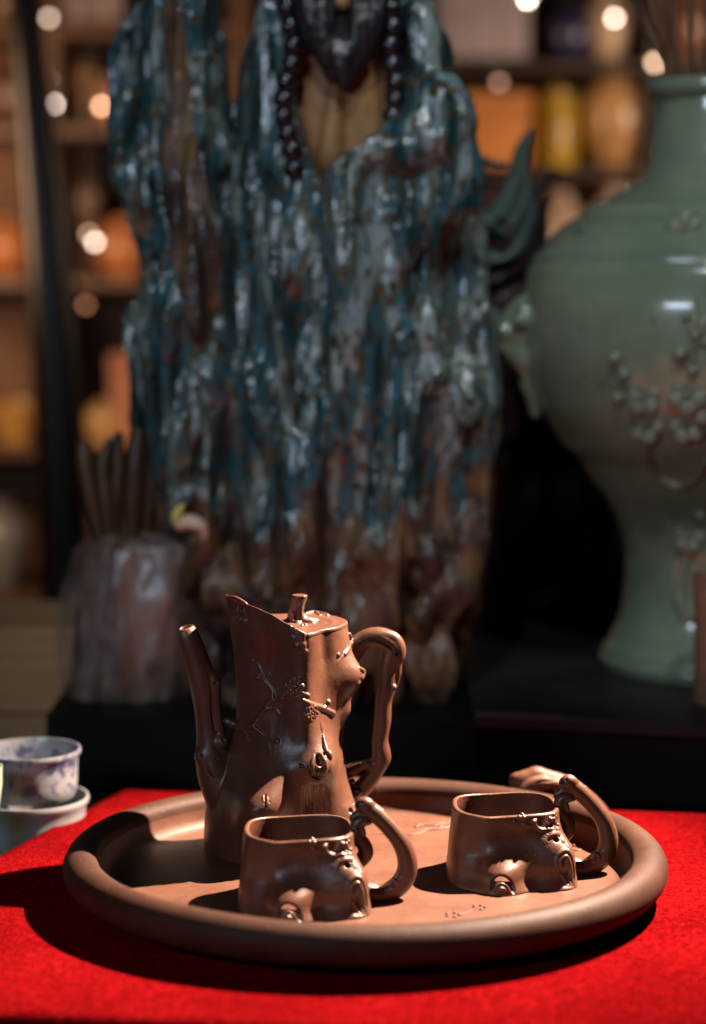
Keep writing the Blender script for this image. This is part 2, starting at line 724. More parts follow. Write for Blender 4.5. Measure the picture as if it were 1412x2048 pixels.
def clay_mat(name='brown_clay', r0=0.31, r1=0.43, spec=0.5, tone=1.0):
    """unglazed purple-brown stoneware: fine grain, pale mineral specks, waxy sheen"""
    m, nt, b = new_mat(name)
    co = coords(nt)
    n1 = N(nt, 'ShaderNodeTexNoise', Scale=32, Detail=8, Roughness=0.72)
    n2 = N(nt, 'ShaderNodeTexNoise', Scale=900, Detail=3, Roughness=0.7)
    v = N(nt, 'ShaderNodeTexVoronoi', Scale=420)
    for n in (n1, n2, v):
        nt.links.new(co, n.inputs['Vector'])
    base = ramp(nt, n1.outputs[0], [(0.35, (0.058 * tone, 0.023 * tone, 0.0135 * tone)), (0.65, (0.090 * tone, 0.037 * tone, 0.0225 * tone))])
    # specks: only the smallest distances of a sparse cell pattern
    sp = N(nt, 'ShaderNodeMath', operation='LESS_THAN')
    nt.links.new(v.outputs['Distance'], sp.inputs[0])
    sp.inputs[1].default_value = 0.13
    sel = N(nt, 'ShaderNodeSeparateColor')
    nt.links.new(v.outputs['Color'], sel.inputs[0])
    gt = N(nt, 'ShaderNodeMath', operation='GREATER_THAN')
    nt.links.new(sel.outputs[0], gt.inputs[0])
    gt.inputs[1].default_value = 0.86
    mu = N(nt, 'ShaderNodeMath', operation='MULTIPLY')
    nt.links.new(sp.outputs[0], mu.inputs[0])
    nt.links.new(gt.outputs[0], mu.inputs[1])
    mx = N(nt, 'ShaderNodeMix', data_type='RGBA')
    nt.links.new(mu.outputs[0], mx.inputs[0])
    nt.links.new(base, mx.inputs[6])
    mx.inputs[7].default_value = (0.22, 0.13, 0.08, 1)
    nt.links.new(mx.outputs[2], b.inputs['Base Color'])
    rr = N(nt, 'ShaderNodeMapRange')
    rr.inputs['To Min'].default_value = r0
    rr.inputs['To Max'].default_value = r1
    nt.links.new(n1.outputs[0], rr.inputs[0])
    nt.links.new(rr.outputs[0], b.inputs['Roughness'])
    b.inputs['Specular IOR Level'].default_value = spec
    n5 = N(nt, 'ShaderNodeTexNoise', Scale=70, Detail=5, Roughness=0.6)
    nt.links.new(co, n5.inputs['Vector'])
    b0 = N(nt, 'ShaderNodeBump', Strength=0.35, Distance=0.0008)
    nt.links.new(n5.outputs[0], b0.inputs['Height'])
    bp = N(nt, 'ShaderNodeBump', Strength=0.4, Distance=0.0003)
    nt.links.new(b0.outputs[0], bp.inputs['Normal'])
    nt.links.new(n2.outputs[0], bp.inputs['Height'])
    nt.links.new(bp.outputs[0], b.inputs['Normal'])
    return m


CLAY = clay_mat()
RIMCLAY = clay_mat('dimmed_rim_clay', 0.54, 0.66, 0.15, 0.46)  # same clay, tone lowered to stand in for weaker light on the rim
TRAYCLAY = clay_mat('brown_tray_clay', 0.46, 0.58, 0.24)


def felt_mat():
    m, nt, b = new_mat('red_felt')
    co = coords(nt)
    n1 = N(nt, 'ShaderNodeTexNoise', Scale=14, Detail=3)
    n2 = N(nt, 'ShaderNodeTexNoise', Scale=340, Detail=7, Roughness=0.8, Distortion=1.0)
    n3 = N(nt, 'ShaderNodeTexNoise', Scale=90, Detail=4, Roughness=0.6)
    for n in (n1, n2, n3):
        nt.links.new(co, n.inputs['Vector'])
    mul = N(nt, 'ShaderNodeMath', operation='MULTIPLY_ADD')
    nt.links.new(n1.outputs[0], mul.inputs[0])
    mul.inputs[1].default_value = 0.16
    nt.links.new(n2.outputs[0], mul.inputs[2])
    c = ramp(nt, mul.outputs[0], [(0.44, (0.008, 0.0002, 0.0003)), (0.57, (0.050, 0.0005, 0.0008)), (0.70, (0.22, 0.0050, 0.0065))])
    nt.links.new(c, b.inputs['Base Color'])
    b.inputs['Roughness'].default_value = 0.95
    b.inputs['Specular IOR Level'].default_value = 0.0
    b.inputs['Sheen Weight'].default_value = 0.26
    b.inputs['Sheen Roughness'].default_value = 0.5
    b.inputs['Sheen Tint'].default_value = (1, 0.02, 0.03, 1)
    ad2 = N(nt, 'ShaderNodeMath', operation='ADD')
    nt.links.new(n2.outputs[0], ad2.inputs[0])
    nt.links.new(n3.outputs[0], ad2.inputs[1])
    bp = N(nt, 'ShaderNodeBump', Strength=1.0, Distance=0.0026)
    nt.links.new(ad2.outputs[0], bp.inputs['Height'])
    nt.links.new(bp.outputs[0], b.inputs['Normal'])
    return m


FELT = felt_mat()


def emit_mat(name, col, strength):
    m, nt, b = new_mat(name)
    b.inputs['Emission Color'].default_value = (*col, 1)
    b.inputs['Emission Strength'].default_value = strength
    b.inputs['Base Color'].default_value = (*col, 1)
    return m


def plain(name, c, rough=0.5, **kw):
    return noise_mat(name, tuple(x * 0.85 for x in c), tuple(min(1, x * 1.12) for x in c), rough=rough, **kw)


BLACKWOOD = noise_mat('black_lacquered_wood', (0.003, 0.003, 0.0035), (0.007, 0.0065, 0.007), scale=8, vec=(1, 8, 1), rough=0.5, spec=.15, bump=0.1, bscale=90)
DARKWOOD = noise_mat('dark_brown_wood', (0.03, 0.016, 0.010), (0.075, 0.038, 0.022), scale=6, vec=(6, 6, 1), rough=0.45, bump=0.2, bscale=60)

# ------------------------------------------------------------------ table, cloth, plinths
CL_A, CL_B = (-0.161, 0.188), (0.60, 0.058)          # back edge of the cloth
CL_C, CL_D = (-0.313, -0.238), (0.60, -0.342)        # front edge
tb = MB()
tb.prism([(-0.9, -0.170), (CL_C[0], CL_C[1]), (CL_D[0], CL_D[1]), (0.62, 0.9), (-0.9, 0.9)], -0.06, -0.0250)
table = tb.build('table', BLACKWOOD, None, smooth=False)
tag(table, 'black lacquered table that carries the red cloth and the porcelain bowls', 'table')

bd = MB().prism([(CL_A[0] + .002, CL_A[1] - .002), (CL_C[0] + .002, CL_C[1] + .002), (CL_D[0] - .002, CL_D[1] + .002), (CL_B[0] - .002, CL_B[1] - .002)], -0.0249, -0.0029)
bd_ = bd.build('display_board', BLACKWOOD, None, smooth=False)
tag(bd_, 'low black display board hidden under the red felt cloth', 'board')

# red felt: a sheet with a soft, slightly wavy surface that folds down over the front edge
nu, nv = 150, 110
U, Vv = np.meshgrid(np.linspace(0, 1, nu), np.linspace(0, 1, nv), indexing='ij')
A_, B_, C_, D_ = [np.array(q) for q in (CL_A, CL_B, CL_C, CL_D)]
top = (A_[None, None] * (1 - U[..., None]) + B_[None, None] * U[..., None]) * (1 - Vv[..., None]) + \
      (C_[None, None] * (1 - U[..., None]) + D_[None, None] * U[..., None]) * Vv[..., None]
zz = noise3((nu, nv), (9, 7), 3, 3) * 0.0005
X_ = top[..., 0]
Y_ = top[..., 1]
ext = []
for k in range(1, 26):                                  # the part hanging over the front
    a = min(k / 6, 1) * math.pi / 2
    rr = 0.006
    off = rr * math.sin(a)
    dz = -rr * (1 - math.cos(a)) - max(0, k - 6) * 0.008
    ext.append((X_[:, -1] + off * -0.115, Y_[:, -1] - off - 0.004 * np.sin(np.arange(nu) * .35) * max(0, k - 6) / 19, zz[:, -1] + dz))
X_ = np.column_stack([X_] + [e[0] for e in ext])
Y_ = np.column_stack([Y_] + [e[1] for e in ext])
Z_ = np.column_stack([zz] + [e[2] for e in ext])
nv2 = X_.shape[1]
VV = np.stack([X_, Y_, Z_], -1).reshape(-1, 3)
ii = np.arange(nu * nv2).reshape(nu, nv2)
QQ = np.stack([ii[:-1, :-1], ii[:-1, 1:], ii[1:, 1:], ii[1:, :-1]], -1).reshape(-1, 4)
cloth = mesh_np('tablecloth', VV, QQ, FELT, None)
sm_ = cloth.modifiers.new('thick', 'SOLIDIFY')
sm_.thickness = 0.0026
sm_.offset = -1
tag(cloth, 'bright red felt cloth spread over the table under the round clay tray', 'tablecloth')

# ------------------------------------------------------------------ round clay tray
TC = np.array([0.007, -0.058, 0.0])
TRX, TRY = 0.1765, 0.1655
FLOOR = 0.009
prof = [(0.0, 0.002), (0.120, 0.002), (0.138, 0.0005), (0.150, 0.0005), (0.158, 0.004)]
rc, zc, rr_ = TRX - 0.0112, 0.0195, 0.0112
for a in np.linspace(-62, 118, 26):
    prof.append((rc + rr_ * math.cos(R(a)), zc + rr_ * math.sin(R(a)) * 1.0))
prof += [(rc - 0.0078, 0.0278), (rc - 0.0092, 0.0252), (rc - 0.0098, 0.0220), (rc - 0.0104, 0.0165), (rc - 0.0125, 0.0125), (rc - 0.0150, 0.0104), (rc - 0.0195, 0.0092), (rc - 0.026, FLOOR), (0.10, FLOOR), (0.05, FLOOR), (0.0, FLOOR)]
tray = thing('tray', (TC[0], TC[1], 0), 'round brown clay tray with a thick rolled rim holding the teapot and both cups', 'tray')
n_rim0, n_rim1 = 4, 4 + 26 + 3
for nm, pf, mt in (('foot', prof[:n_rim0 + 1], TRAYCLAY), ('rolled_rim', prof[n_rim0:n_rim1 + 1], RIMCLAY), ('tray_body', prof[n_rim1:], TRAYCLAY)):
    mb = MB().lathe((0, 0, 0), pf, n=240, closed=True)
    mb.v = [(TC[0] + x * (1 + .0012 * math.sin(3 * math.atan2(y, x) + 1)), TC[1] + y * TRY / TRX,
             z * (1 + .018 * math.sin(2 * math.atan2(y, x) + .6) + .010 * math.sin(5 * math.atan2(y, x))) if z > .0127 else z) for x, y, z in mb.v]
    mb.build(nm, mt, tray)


def clay_tubes(paths, parent, name, h=0.0005, k=0.0012, grooves=(), holes=(), mat=None):
    """several joined clay branches as one solid; paths: (points, radii)"""
    allp = np.vstack([np.array(p) for p, r in paths])
    rm = max(np.max(r) for p, r in paths)
    g = Grid(allp.min(0) - rm - 0.003, allp.max(0) + rm + 0.003, h)
    for p, r in paths:
        g.tube(p, r, k, 0)
    for p, r in grooves:
        g.groove(p, r)
    for c, r in holes:
        g.hole(c, r)
    V, Q, Nn, lab = g.surface()
    return mesh_np(name, V, Q, mat or CLAY, parent, normals=Nn)


yh = 0.075
hp = lambda a, y=yh: [P(px, py, y) for px, py in a]
clay_tubes([
    (hp([(1022, 1596), (1030, 1575), (1038, 1562)]), [.0036, .0034, .0030]),
    (hp([(1026, 1559), (1036, 1556), (1046, 1560)]), [.0026, .0030, .0034]),
    (hp([(1040, 1578), (1046, 1562), (1060, 1556), (1074, 1551), (1092, 1556), (1112, 1560), (1134, 1568), (1160, 1584), (1184, 1604), (1204, 1628)]),
     [.0056, .0054, .0052, .0050, .0048, .0044, .0044, .0044, .0044, .0050]),
    (hp([(1060, 1554), (1072, 1548), (1084, 1552)]), [.0034, .0042, .0034]),
    (hp([(1060, 1604), (1064, 1585), (1078, 1572), (1100, 1567), (1124, 1572), (1146, 1590), (1158, 1614)], yh - .006), [.0042, .0036, .0033, .0031, .0031, .0034, .0040]),
    (hp([(1042, 1600), (1050, 1580), (1066, 1566), (1090, 1561)], yh - .006), [.0040, .0034, .0030, .0026]),
], tray, 'tray_handle', k=0.0016,
    grooves=[(hp([(1034, 1580), (1050, 1566), (1072, 1558), (1100, 1559), (1130, 1566)], yh - .0052), [.0004, .0007, .0008, .0007, .0004]),
             (hp([(1045, 1590), (1056, 1574), (1076, 1564), (1104, 1561)], yh - .0085), [.0004, .0006, .0007, .0004])],
    holes=[(P(1022, 1557, yh - .002), .0014)], mat=TRAYCLAY)

# low relief plum branches pressed into the floor of the tray
def relief(paths, name, z=FLOOR, k=.0006):
    pp = [([PZ(px, py, z - 0.0001) for px, py in a], [r_ * 1.0 for r_ in r]) for a, r in paths]
    clay_tubes(pp, tray, name, h=0.0004, k=k, mat=TRAYCLAY)


relief([([(742, 1669), (770, 1668), (800, 1670), (830, 1669), (850, 1661), (880, 1659), (905, 1655)], [.0005, .0008, .0007, .0009, .0012, .0015, .0015]),
        ([(832, 1655), (846, 1651), (870, 1652), (880, 1648), (905, 1645)], [.0014, .0010, .0008, .0012, .0011]),
        ([(836, 1653), (838, 1653)], [.0020, .0020]), ([(850, 1664), (836, 1670)], [.0011, .0006]),
        ([(880, 1655), (890, 1650), (897, 1646)], [.0016, .0012, .0009])], 'relief_branch')
relief([([(1130, 1682), (1150, 1688), (1165, 1690)], [.0012, .0009, .0007])] +
       [([(1146 + 7 * math.cos(t) * 1.5, 1690 + 4 * math.sin(t)), (1147 + 7 * math.cos(t) * 1.5, 1690 + 4 * math.sin(t))], [.0016, .0016]) for t in np.linspace(0, 5.03, 5)] +
       [([(1140, 1700), (1158, 1702), (1166, 1696)], [.0012, .0010, .0007])], 'relief_branch')
relief([([(905 + 9 * math.cos(t) * 1.5, 1831 + 4 * math.sin(t)), (906 + 9 * math.cos(t) * 1.5, 1831 + 4 * math.sin(t))], [.0010, .0010]) for t in np.linspace(0, 5.03, 5)] +
       [([(958 + 8 * math.cos(t) * 1.5, 1816 + 4 * math.sin(t)), (959 + 8 * math.cos(t) * 1.5, 1816 + 4 * math.sin(t))], [.0010, .0010]) for t in np.linspace(0, 5.03, 5)] +
       [([(915, 1829), (932, 1826), (950, 1818)], [.0005, .0006, .0005])], 'relief_branch', k=.0004)

# ------------------------------------------------------------------ teapot
PC = np.array([-0.0444, 0.0008, FLOOR])               # middle of the foot
YP = PC[1]
rowL = [(1185, 452), (1215, 456), (1260, 461), (1300, 467), (1400, 474), (1460, 472), (1510, 452), (1560, 428), (1620, 415), (1700, 414)]
rowR = [(1185, 690), (1250, 697), (1300, 701), (1350, 703), (1420, 699), (1480, 693), (1540, 696), (1600, 704), (1660, 711), (1700, 713)]
pys = np.arange(1185, 1701, 5)[::-1]
zs, cxs, hw = [], [], []
for py in pys:
    l = np.interp(py, [a for a, b in rowL], [b for a, b in rowL])
    r = np.interp(py, [a for a, b in rowR], [b for a, b in rowR])
    q = P((l + r) / 2, py, YP)
    zs.append(q[2])
    cxs.append(q[0])
    hw.append((P(r, py, YP)[0] - P(l, py, YP)[0]) / 2)
zs, cxs, hw = map(np.array, (zs, cxs, hw))
dep = np.interp(zs, [0.009, 0.06, 0.10, 0.155], [0.0425, 0.0385, 0.0375, 0.0385])
tk = Trunk(FLOOR, 0.176, zs, cxs, np.full(len(zs), YP), hw, hw, dep, dep, nz=420, nt=520)

# a soft-cornered section: a flat shaded face on the left front, a flat lit face on the right
xr_ = np.array([P(607, 1400, YP - .036)[0] - c for c in tk.cx])
hwz, dpz = np.interp(tk.z, zs, hw), np.interp(tk.z, zs, dep)
for (ax_, ay_), (bx_, by_), t0, t1 in (((xr_, -dpz * 1.02), (hwz * 1.05, dpz * .22), 'r', 0), ((xr_, -dpz * 1.0), (-hwz * 1.0, -dpz * .22), 'l', 0)):
    ex, ey = bx_ - ax_, by_ - ay_
    cth, sth = np.cos(tk.th), np.sin(tk.th)
    den = cth * ey[:, None] - sth * ex[:, None]
    Tl = (ax_ * ey - ay_ * ex)[:, None] / np.where(np.abs(den) < 1e-6, 1e-6, den)
    tA = np.arctan2(ay_, ax_)[:, None]
    tB = np.arctan2(by_, bx_)[:, None]
    inside = ((tk.th > tA) & (tk.th < tB)) if t0 == 'r' else ((tk.th < tA) & (tk.th > tB))
    w_ = np.interp(tk.z, [.03, .065, .10, .132, .152], [.35, .6, .88, .80, .50])[:, None]
    tk.T = np.where(inside, tk.T * (1 - w_) + np.minimum(tk.T, Tl * 1.02) * w_, tk.T)
kr = np.array([1, 2, 3, 4, 3, 2, 1.]) / 16
for _ in range(34):
    tk.T = sum(np.roll(tk.T, i - 3, axis=1) * kr[i] for i in range(7))
b = tk.bump
for zz_k, tt_k, aa_k, su, sv in ((.13, -1.9, -.0012, .010, .014), (.10, -2.2, .0012, .012, .016), (.085, -1.0, -.0010, .009, .012), (.145, -1.0, .0008, .010, .008)):
    b(np.array([PC[0] + .04 * math.cos(tt_k), PC[1] + .04 * math.sin(tt_k), zz_k]), aa_k, su, sv)
# corner ridge where the lit side begins, and hollows beside it
for py in range(1270, 1460, 14):
    b(tk.pix(607, py), 0.00050, 0.0055, 0.006)
b(tk.pix(560, 1330), -0.0022, 0.011, 0.022)
b(tk.pix(652, 1288), -0.0030, 0.0050, 0.013)
b(tk.pix(650, 1400), -0.0008, 0.006, 0.02)
b(tk.pix(528, 1240), -0.0010, 0.008, 0.008)
# upper right knot pushing out sideways
b(P(703, 1350, YP) + [0.0, -0.004, 0], 0.0088, 0.0070, 0.0085)
b(tk.pix(690, 1340), 0.0025, 0.010, 0.013)
b(tk.pix(672, 1400), 0.0020, 0.009, 0.012)
b(P(700, 1420, YP) + [0, -0.004, 0], 0.0035, 0.004, 0.0045)
b(tk.pix(690, 1478), -0.0015, 0.010, 0.012)
# big knot in the middle of the front
q0 = tk.pix(636, 1530)
b(q0, 0.0115, 0.0080, 0.0105)
b(tk.pix(632, 1500), 0.0035, 0.0085, 0.014)
b(tk.pix(604, 1531), 0.0030, 0.0042, 0.0046)
# left front nipple: broad cone
b(tk.pix(531, 1602), 0.0215, 0.0125, 0.0120, sharp=1.6)
b(tk.pix(545, 1570), 0.0030, 0.008, 0.012)
# lower right root knob
b(P(702, 1632, YP) + [0, -0.010, 0], 0.0085, 0.0080, 0.0090)
b(tk.pix(672, 1600), 0.0030, 0.008, 0.02)
# deep folds between the roots
b(tk.pix(590, 1600), -0.0045, 0.0055, 0.022)
b(tk.pix(632, 1592), -0.0060, 0.0058, 0.015)
b(tk.pix(640, 1640), -0.0030, 0.0065, 0.015)
b(tk.pix(500, 1660), 0.0018, 0.010, 0.020)
b(tk.pix(460, 1640), -0.0015, 0.007, 0.020)
# bark wrinkles under the middle knot and under the rim
for i, px in enumerate((606, 613, 620, 627, 634, 641, 647, 652)):
    j = 3 * math.sin(i * 2.1)
    tk.line([tk.pix(px, 1575 + j), tk.pix(px + 1, 1610 + j), tk.pix(px - 1, 1650)], -0.00065 - 0.0003 * (i % 2), 0.0007)
for px, y0, y1 in ((582, 1252, 1275), (590, 1258, 1292), (597, 1262, 1300), (603, 1262, 1288), (609, 1264, 1302), (476, 1216, 1240), (488, 1222, 1242)):
    tk.line([tk.pix(px, y0), tk.pix(px + 1, (y0 + y1) / 2), tk.pix(px + 2, y1)], 0.0010, 0.0009)
    tk.line([tk.pix(px + 3, y0), tk.pix(px + 4, y1 - 5)], -0.0009, 0.0007)
# back of the pot: two roots and a knot, so that it is a trunk all round
for th_, z_, A__, s_ in ((1.2, .045, .006, .010), (2.2, .08, .005, .009), (0.5, .02, .005, .012), (2.8, .02, .004, .012), (1.6, .12, .003, .009)):
    b(np.array([PC[0] + .04 * math.cos(th_), PC[1] + .04 * math.sin(th_), z_]), A__, s_, s_ * 1.2)
tk.T += (noise3(tk.T.shape, (9, 20), 5, 4) * 0.00045).astype(float)

g = Grid((-0.105, -0.063, FLOOR + 0.0002), (0.036, 0.058, 0.180), 0.00047)
sl, d, X, Y, Z = tk.field(g, lo=g.lo, hi=g.lo + g.h * g.n)
# rim: level over the lid, swinging up into the pouring lip on the left
lip = [(452, 1187), (470, 1192), (495, 1204), (520, 1214), (545, 1226), (570, 1243), (590, 1255), (612, 1263)]
lx, lz = [], []
for px, py in lip:
    q = tk.pix(px, py)
    lx.append(q[0])
    lz.append(q[2])
ZL = P(655, 1240, YP)[2] - 0.0002                     # height of the lid top
ZL = 0.5 * (ZL + tk.pix(650, 1262)[2])
lx = np.array(lx)
lz = np.maximum(np.array(lz), ZL)
lz[-1] = ZL
ztop = np.interp(X[:, 0, 0], np.append(lx, lx[-1] + 0.003), np.append(lz, ZL - 0.0022))[:, None, None].astype(np.float32)
yfx = -dep[-1] * np.sqrt(np.clip(1 - ((X[:, 0, 0] - cxs[-1]) / hw[-1]) ** 2, 0, 1)) + YP
ztop = np.maximum(ztop - (0.20 * np.clip(Y - yfx[:, None, None] - .002, 0, 1)), np.minimum(ztop, ZL - 0.0022)).astype(np.float32)
wig = (0.00022 * np.sin(X * 520) * np.clip((lx[4] - X) / 0.02, 0, 1)).astype(np.float32)
d = np.maximum(d, (Z - ztop - wig) * 0.9)
g.union(sl, d, 0, 0)
BODY, SPOUT, HANDLE, BRANCH, FL1, FL2, FL3, BUD = range(8)

# spout
sy = YP - 0.004
sp = lambda a, y=sy: [P(px, py, y) for px, py in a]
g.tube(sp([(371, 1262), (383, 1292), (396, 1330), (406, 1365), (411, 1400), (416, 1440), (420, 1475), (424, 1510), (432, 1545), (446, 1585), (458, 1630)]),
       [.0052, .0055, .0060, .0064, .0058, .0056, .0062, .0080, .0095, .0100, .0080], 0.004, SPOUT)
g.tube(sp([(399, 1310), (411, 1332), (424, 1352), (430, 1366), (432, 1400), (437, 1440), (441, 1476), (444, 1510)], sy - .003),
       [.0014, .0018, .0024, .0032, .0026, .0024, .0030, .0040], 0.0016, SPOUT)
g.ball(P(407, 1513, sy - .004), .0052, .003, SPOUT)
g.ball(P(444, 1483, sy - .005), .0045, .002, SPOUT)
g.ball(P(397, 1345, sy - .0065), .0012, .0004, SPOUT)
g.ball(P(391, 1352, sy), .0034, .003, SPOUT)
q = P(406, 1366, sy - .0066)
for t in np.linspace(0, 5.03, 5):
    g.ball(q + [0.0011 * math.cos(t), 0.0, 0.0011 * math.sin(t)], .0008, .0002, SPOUT)
for c in (P(403, 1512, sy - .0088), P(447, 1480, sy - .0090), P(434, 1518, sy - .0105), P(431, 1366, sy - .006)):
    g.hole(c, .0012)
g.groove(sp([(421, 1380), (424, 1420), (428, 1460)], sy - .0062), [.0004, .0009, .0005])
g.groove(sp([(407, 1525), (425, 1550), (448, 1570)], sy - .0105), [.0004, .0008, .0003])
# mouth of the spout: cut slantwise, bored out
a0, a1 = P(371, 1256, sy), P(397, 1335, sy)
sl2, Xa, Ya, Za = g.box(a0 - .012, a0 + .012)
nrm = (a0 - a1) / np.linalg.norm(a0 - a1)
nrm = nrm + np.array([-.10, -.10, .55])
nrm /= np.linalg.norm(nrm)
g.cut(sl2, -((Xa - a0[0]) * nrm[0] + (Ya - a0[1]) * nrm[1] + (Za - a0[2]) * nrm[2] - 0.0006), 0.0008)
sl2, dd = g.cone_d(a0 + (a0 - a1) * .3, a1, .0036, .0034, .002)
g.cut(sl2, dd, 0.001)

# handle: main loop, gnarled knee, lower fork
hy = YP + 0.015
hh = lambda a, y=hy: [P(px, py, y) for px, py in a]
g.tube(hh([(690, 1322), (706, 1300), (722, 1284), (742, 1274), (764, 1275), (784, 1287), (790, 1304), (783, 1322), (776, 1345), (773, 1372), (767, 1400), (765, 1440), (760, 1480), (763, 1512), (754, 1538), (736, 1563), (718, 1582), (698, 1592)]),
       [.0062, .0054, .0044, .0043, .0048, .0052, .0054, .0046, .0041, .0046, .0040, .0042, .0038, .0046, .0037, .0041, .0044, .0050], 0.0028, HANDLE)
g.tube(hh([(752, 1266), (770, 1270), (788, 1276), (797, 1292), (796, 1306), (790, 1316)], hy - .002), [.0014, .0026, .0030, .0034, .0030, .0016], 0.0014, HANDLE)
g.tube(hh([(738, 1269), (760, 1264), (780, 1272)], hy), [.0012, .0020, .0016], 0.0012, HANDLE)
g.tube(hh([(798, 1312), (795, 1345), (788, 1378)], hy), [.0010, .0020, .0010], 0.0016, HANDLE)
g.tube(hh([(784, 1381), (789, 1374)], hy - .004), [.0012, .0014], 0.0008, HANDLE)
g.tube(hh([(764, 1500), (769, 1516), (764, 1532)], hy), [.0016, .0028, .0014], 0.002, HANDLE)
g.tube(hh([(757, 1535), (742, 1528), (722, 1531), (708, 1538), (694, 1546)], hy - .001), [.0028, .0026, .0024, .0030, .0034], 0.0018, HANDLE)
g.tube(hh([(746, 1545), (738, 1530), (728, 1525)], hy - .003), [.0012, .0013, .0010], 0.001, HANDLE)
g.ball(P(713, 1586, hy - .006), .0030, .001, HANDLE)
g.hole(P(713, 1586, hy - .0093), .0016)
g.ball(P(704, 1563, hy - .006), .0020, .001, HANDLE)
g.ball(P(709, 1572, hy - .006), .0013, .0006, HANDLE)
g.groove(hh([(712, 1293), (735, 1280), (757, 1281), (775, 1290), (789, 1303)], hy - .0052), [.0004, .0008, .0010, .0012, .0012])
g.groove(hh([(762, 1272), (780, 1280), (791, 1296)], hy - .0048), [.0003, .0009, .0007])

g.hole(P(793, 1307, hy - .005), .0018)
# hollows and cracks of the knots
def on(px, py, back=0.0):
    p = g.hit(px, py)
    return p - g.normal(p) * back


for px, py, r, bk in ((640, 1524, .0028, .0002), (637, 1515, .0022, .0000), (634, 1546, .0024, .0002), (645, 1538, .0014, .0), (625, 1543, .0016, 0),
                      (649, 1508, .0010, 0), (604, 1533, .0012, 0), (600, 1528, .0007, 0), (530, 1606, .0009, 0), (537, 1604, .0007, 0),
                      (722, 1340, .0018, .0), (724, 1350, .0012, 0), (720, 1360, .0012, 0), (702, 1622, .0020, 0), (711, 1632, .0013, 0), (706, 1607, .0007, 0)):
    g.hole(on(px, py, bk), r, 0.0005)
for a, r in (([(640, 1446), (644, 1466), (647, 1490), (652, 1506)], [.0003, .0007, .0011, .0010]),
             ([(617, 1538), (625, 1552), (637, 1556), (648, 1548)], [.0004, .0011, .0012, .0005]),
             ([(531, 1590), (531, 1600)], [.0003, .0007]), ([(725, 1335), (726, 1352), (716, 1368), (706, 1384)], [.0006, .0010, .0009, .0005]),
             ([(694, 1396), (688, 1408)], [.0005, .0003]), ([(704, 1615), (708, 1640)], [.0004, .0009])):
    g.groove([on(x, y) for x, y in a], r)
for a, r in (([(628, 1512), (624, 1532), (632, 1545), (645, 1548), (652, 1538), (651, 1520)], [.0006, .0009, .0009, .0010, .0009, .0006]),
             ([(652, 1500), (658, 1508), (661, 1517)], [.0008, .0018, .0009]),
             ([(646, 1470), (650, 1488), (654, 1503)], [.0004, .0008, .0011]),
             ([(616, 1540), (622, 1555), (636, 1560), (650, 1553)], [.0004, .0007, .0008, .0004]),
             ([(718, 1336), (727, 1343), (724, 1358)], [.0008, .0012, .0009]),
             ([(526, 1592), (527, 1606)], [.0003, .0007]), ([(534, 1594), (535, 1609)], [.0003, .0006])):
    g.tube([on(x, y) for x, y in a], r, 0.0008, BODY)

# plum branch laid on the front
def twig(pts, r0, r1, lab=3, k=0.0006, bk=0.0002):
    pp = [on(x, y, bk) for x, y in pts]
    g_tmp = np.linspace(r0, r1, len(pp))
    g.tube(pp, g_tmp, k, lab, n=4)


def blossom(px, py, r, lab, pet=0.50, k=0.0003, gap=0.62, n=5, ph=0.3):
    """five cupped petals round a small eye, laid on the skin"""
    p = g.hit(px, py)
    nn = g.normal(p)
    u = np.cross(nn, [0, 0, 1.0])
    u /= np.linalg.norm(u)
    w = np.cross(u, nn)
    for i in range(n):
        t = ph + 2 * math.pi * i / n
        c = p + (u * math.cos(t) + w * math.sin(t)) * r * gap - nn * r * pet * 0.42
        g.ball(c, r * pet, k, lab)
        g.hole(c + nn * r * pet * 1.22, r * pet * 0.62, 0.0002)
    g.ball(p + nn * r * 0.02, r * 0.20, k, lab)


twig([(455, 1442), (475, 1450), (504, 1452), (519, 1436), (533, 1415), (538, 1404), (550, 1400), (567, 1396), (589, 1393), (606, 1400)], .0022, .0011)
twig([(606, 1400), (622, 1408), (638, 1413), (654, 1420), (668, 1427)], .0012, .0014)
twig([(545, 1398), (545, 1381), (531, 1364), (525, 1351), (521, 1338)], .0011, .0006)
twig([(521, 1338), (512, 1322), (502, 1308)], .0005, .0003)
twig([(533, 1419), (550, 1414), (563, 1412)], .0009, .0006)
twig([(552, 1419), (562, 1430), (574, 1431), (584, 1422)], .0007, .0005)
twig([(506, 1452), (525, 1468), (542, 1481), (551, 1486)], .0012, .0007)
twig([(536, 1483), (540, 1504), (544, 1525)], .0006, .0003)
twig([(474, 1450), (489, 1464), (498, 1483)], .0009, .0004)
twig([(560, 1398), (566, 1391), (571, 1386)], .0007, .0005)
twig([(598, 1396), (607, 1388), (617, 1391)], .0009, .0011)
twig([(620, 1410), (626, 1418), (625, 1424)], .0006, .0005)
twig([(649, 1417), (654, 1410), (657, 1405)], .0007, .0010)
twig([(512, 1442), (509, 1434), (514, 1428)], .0008, .0004)
twig([(537, 1409), (530, 1402)], .0007, .0004)
blossom(585, 1373, .0058, FL1)
blossom(624, 1426, .0052, FL2, ph=-0.3)
blossom(567, 1413, .0020, FL3)
for x, y, r in ((516, 1356, .0021), (537, 1351, .0016), (504, 1322, .0014), (555, 1483, .0022), (657, 1404, .0018), (599, 1361, .0019), (604, 1372, .0020), (604, 1385, .0012), (550, 1489, .0014)):
    g.ball(on(x, y, r * .35), r, .0003, BUD)
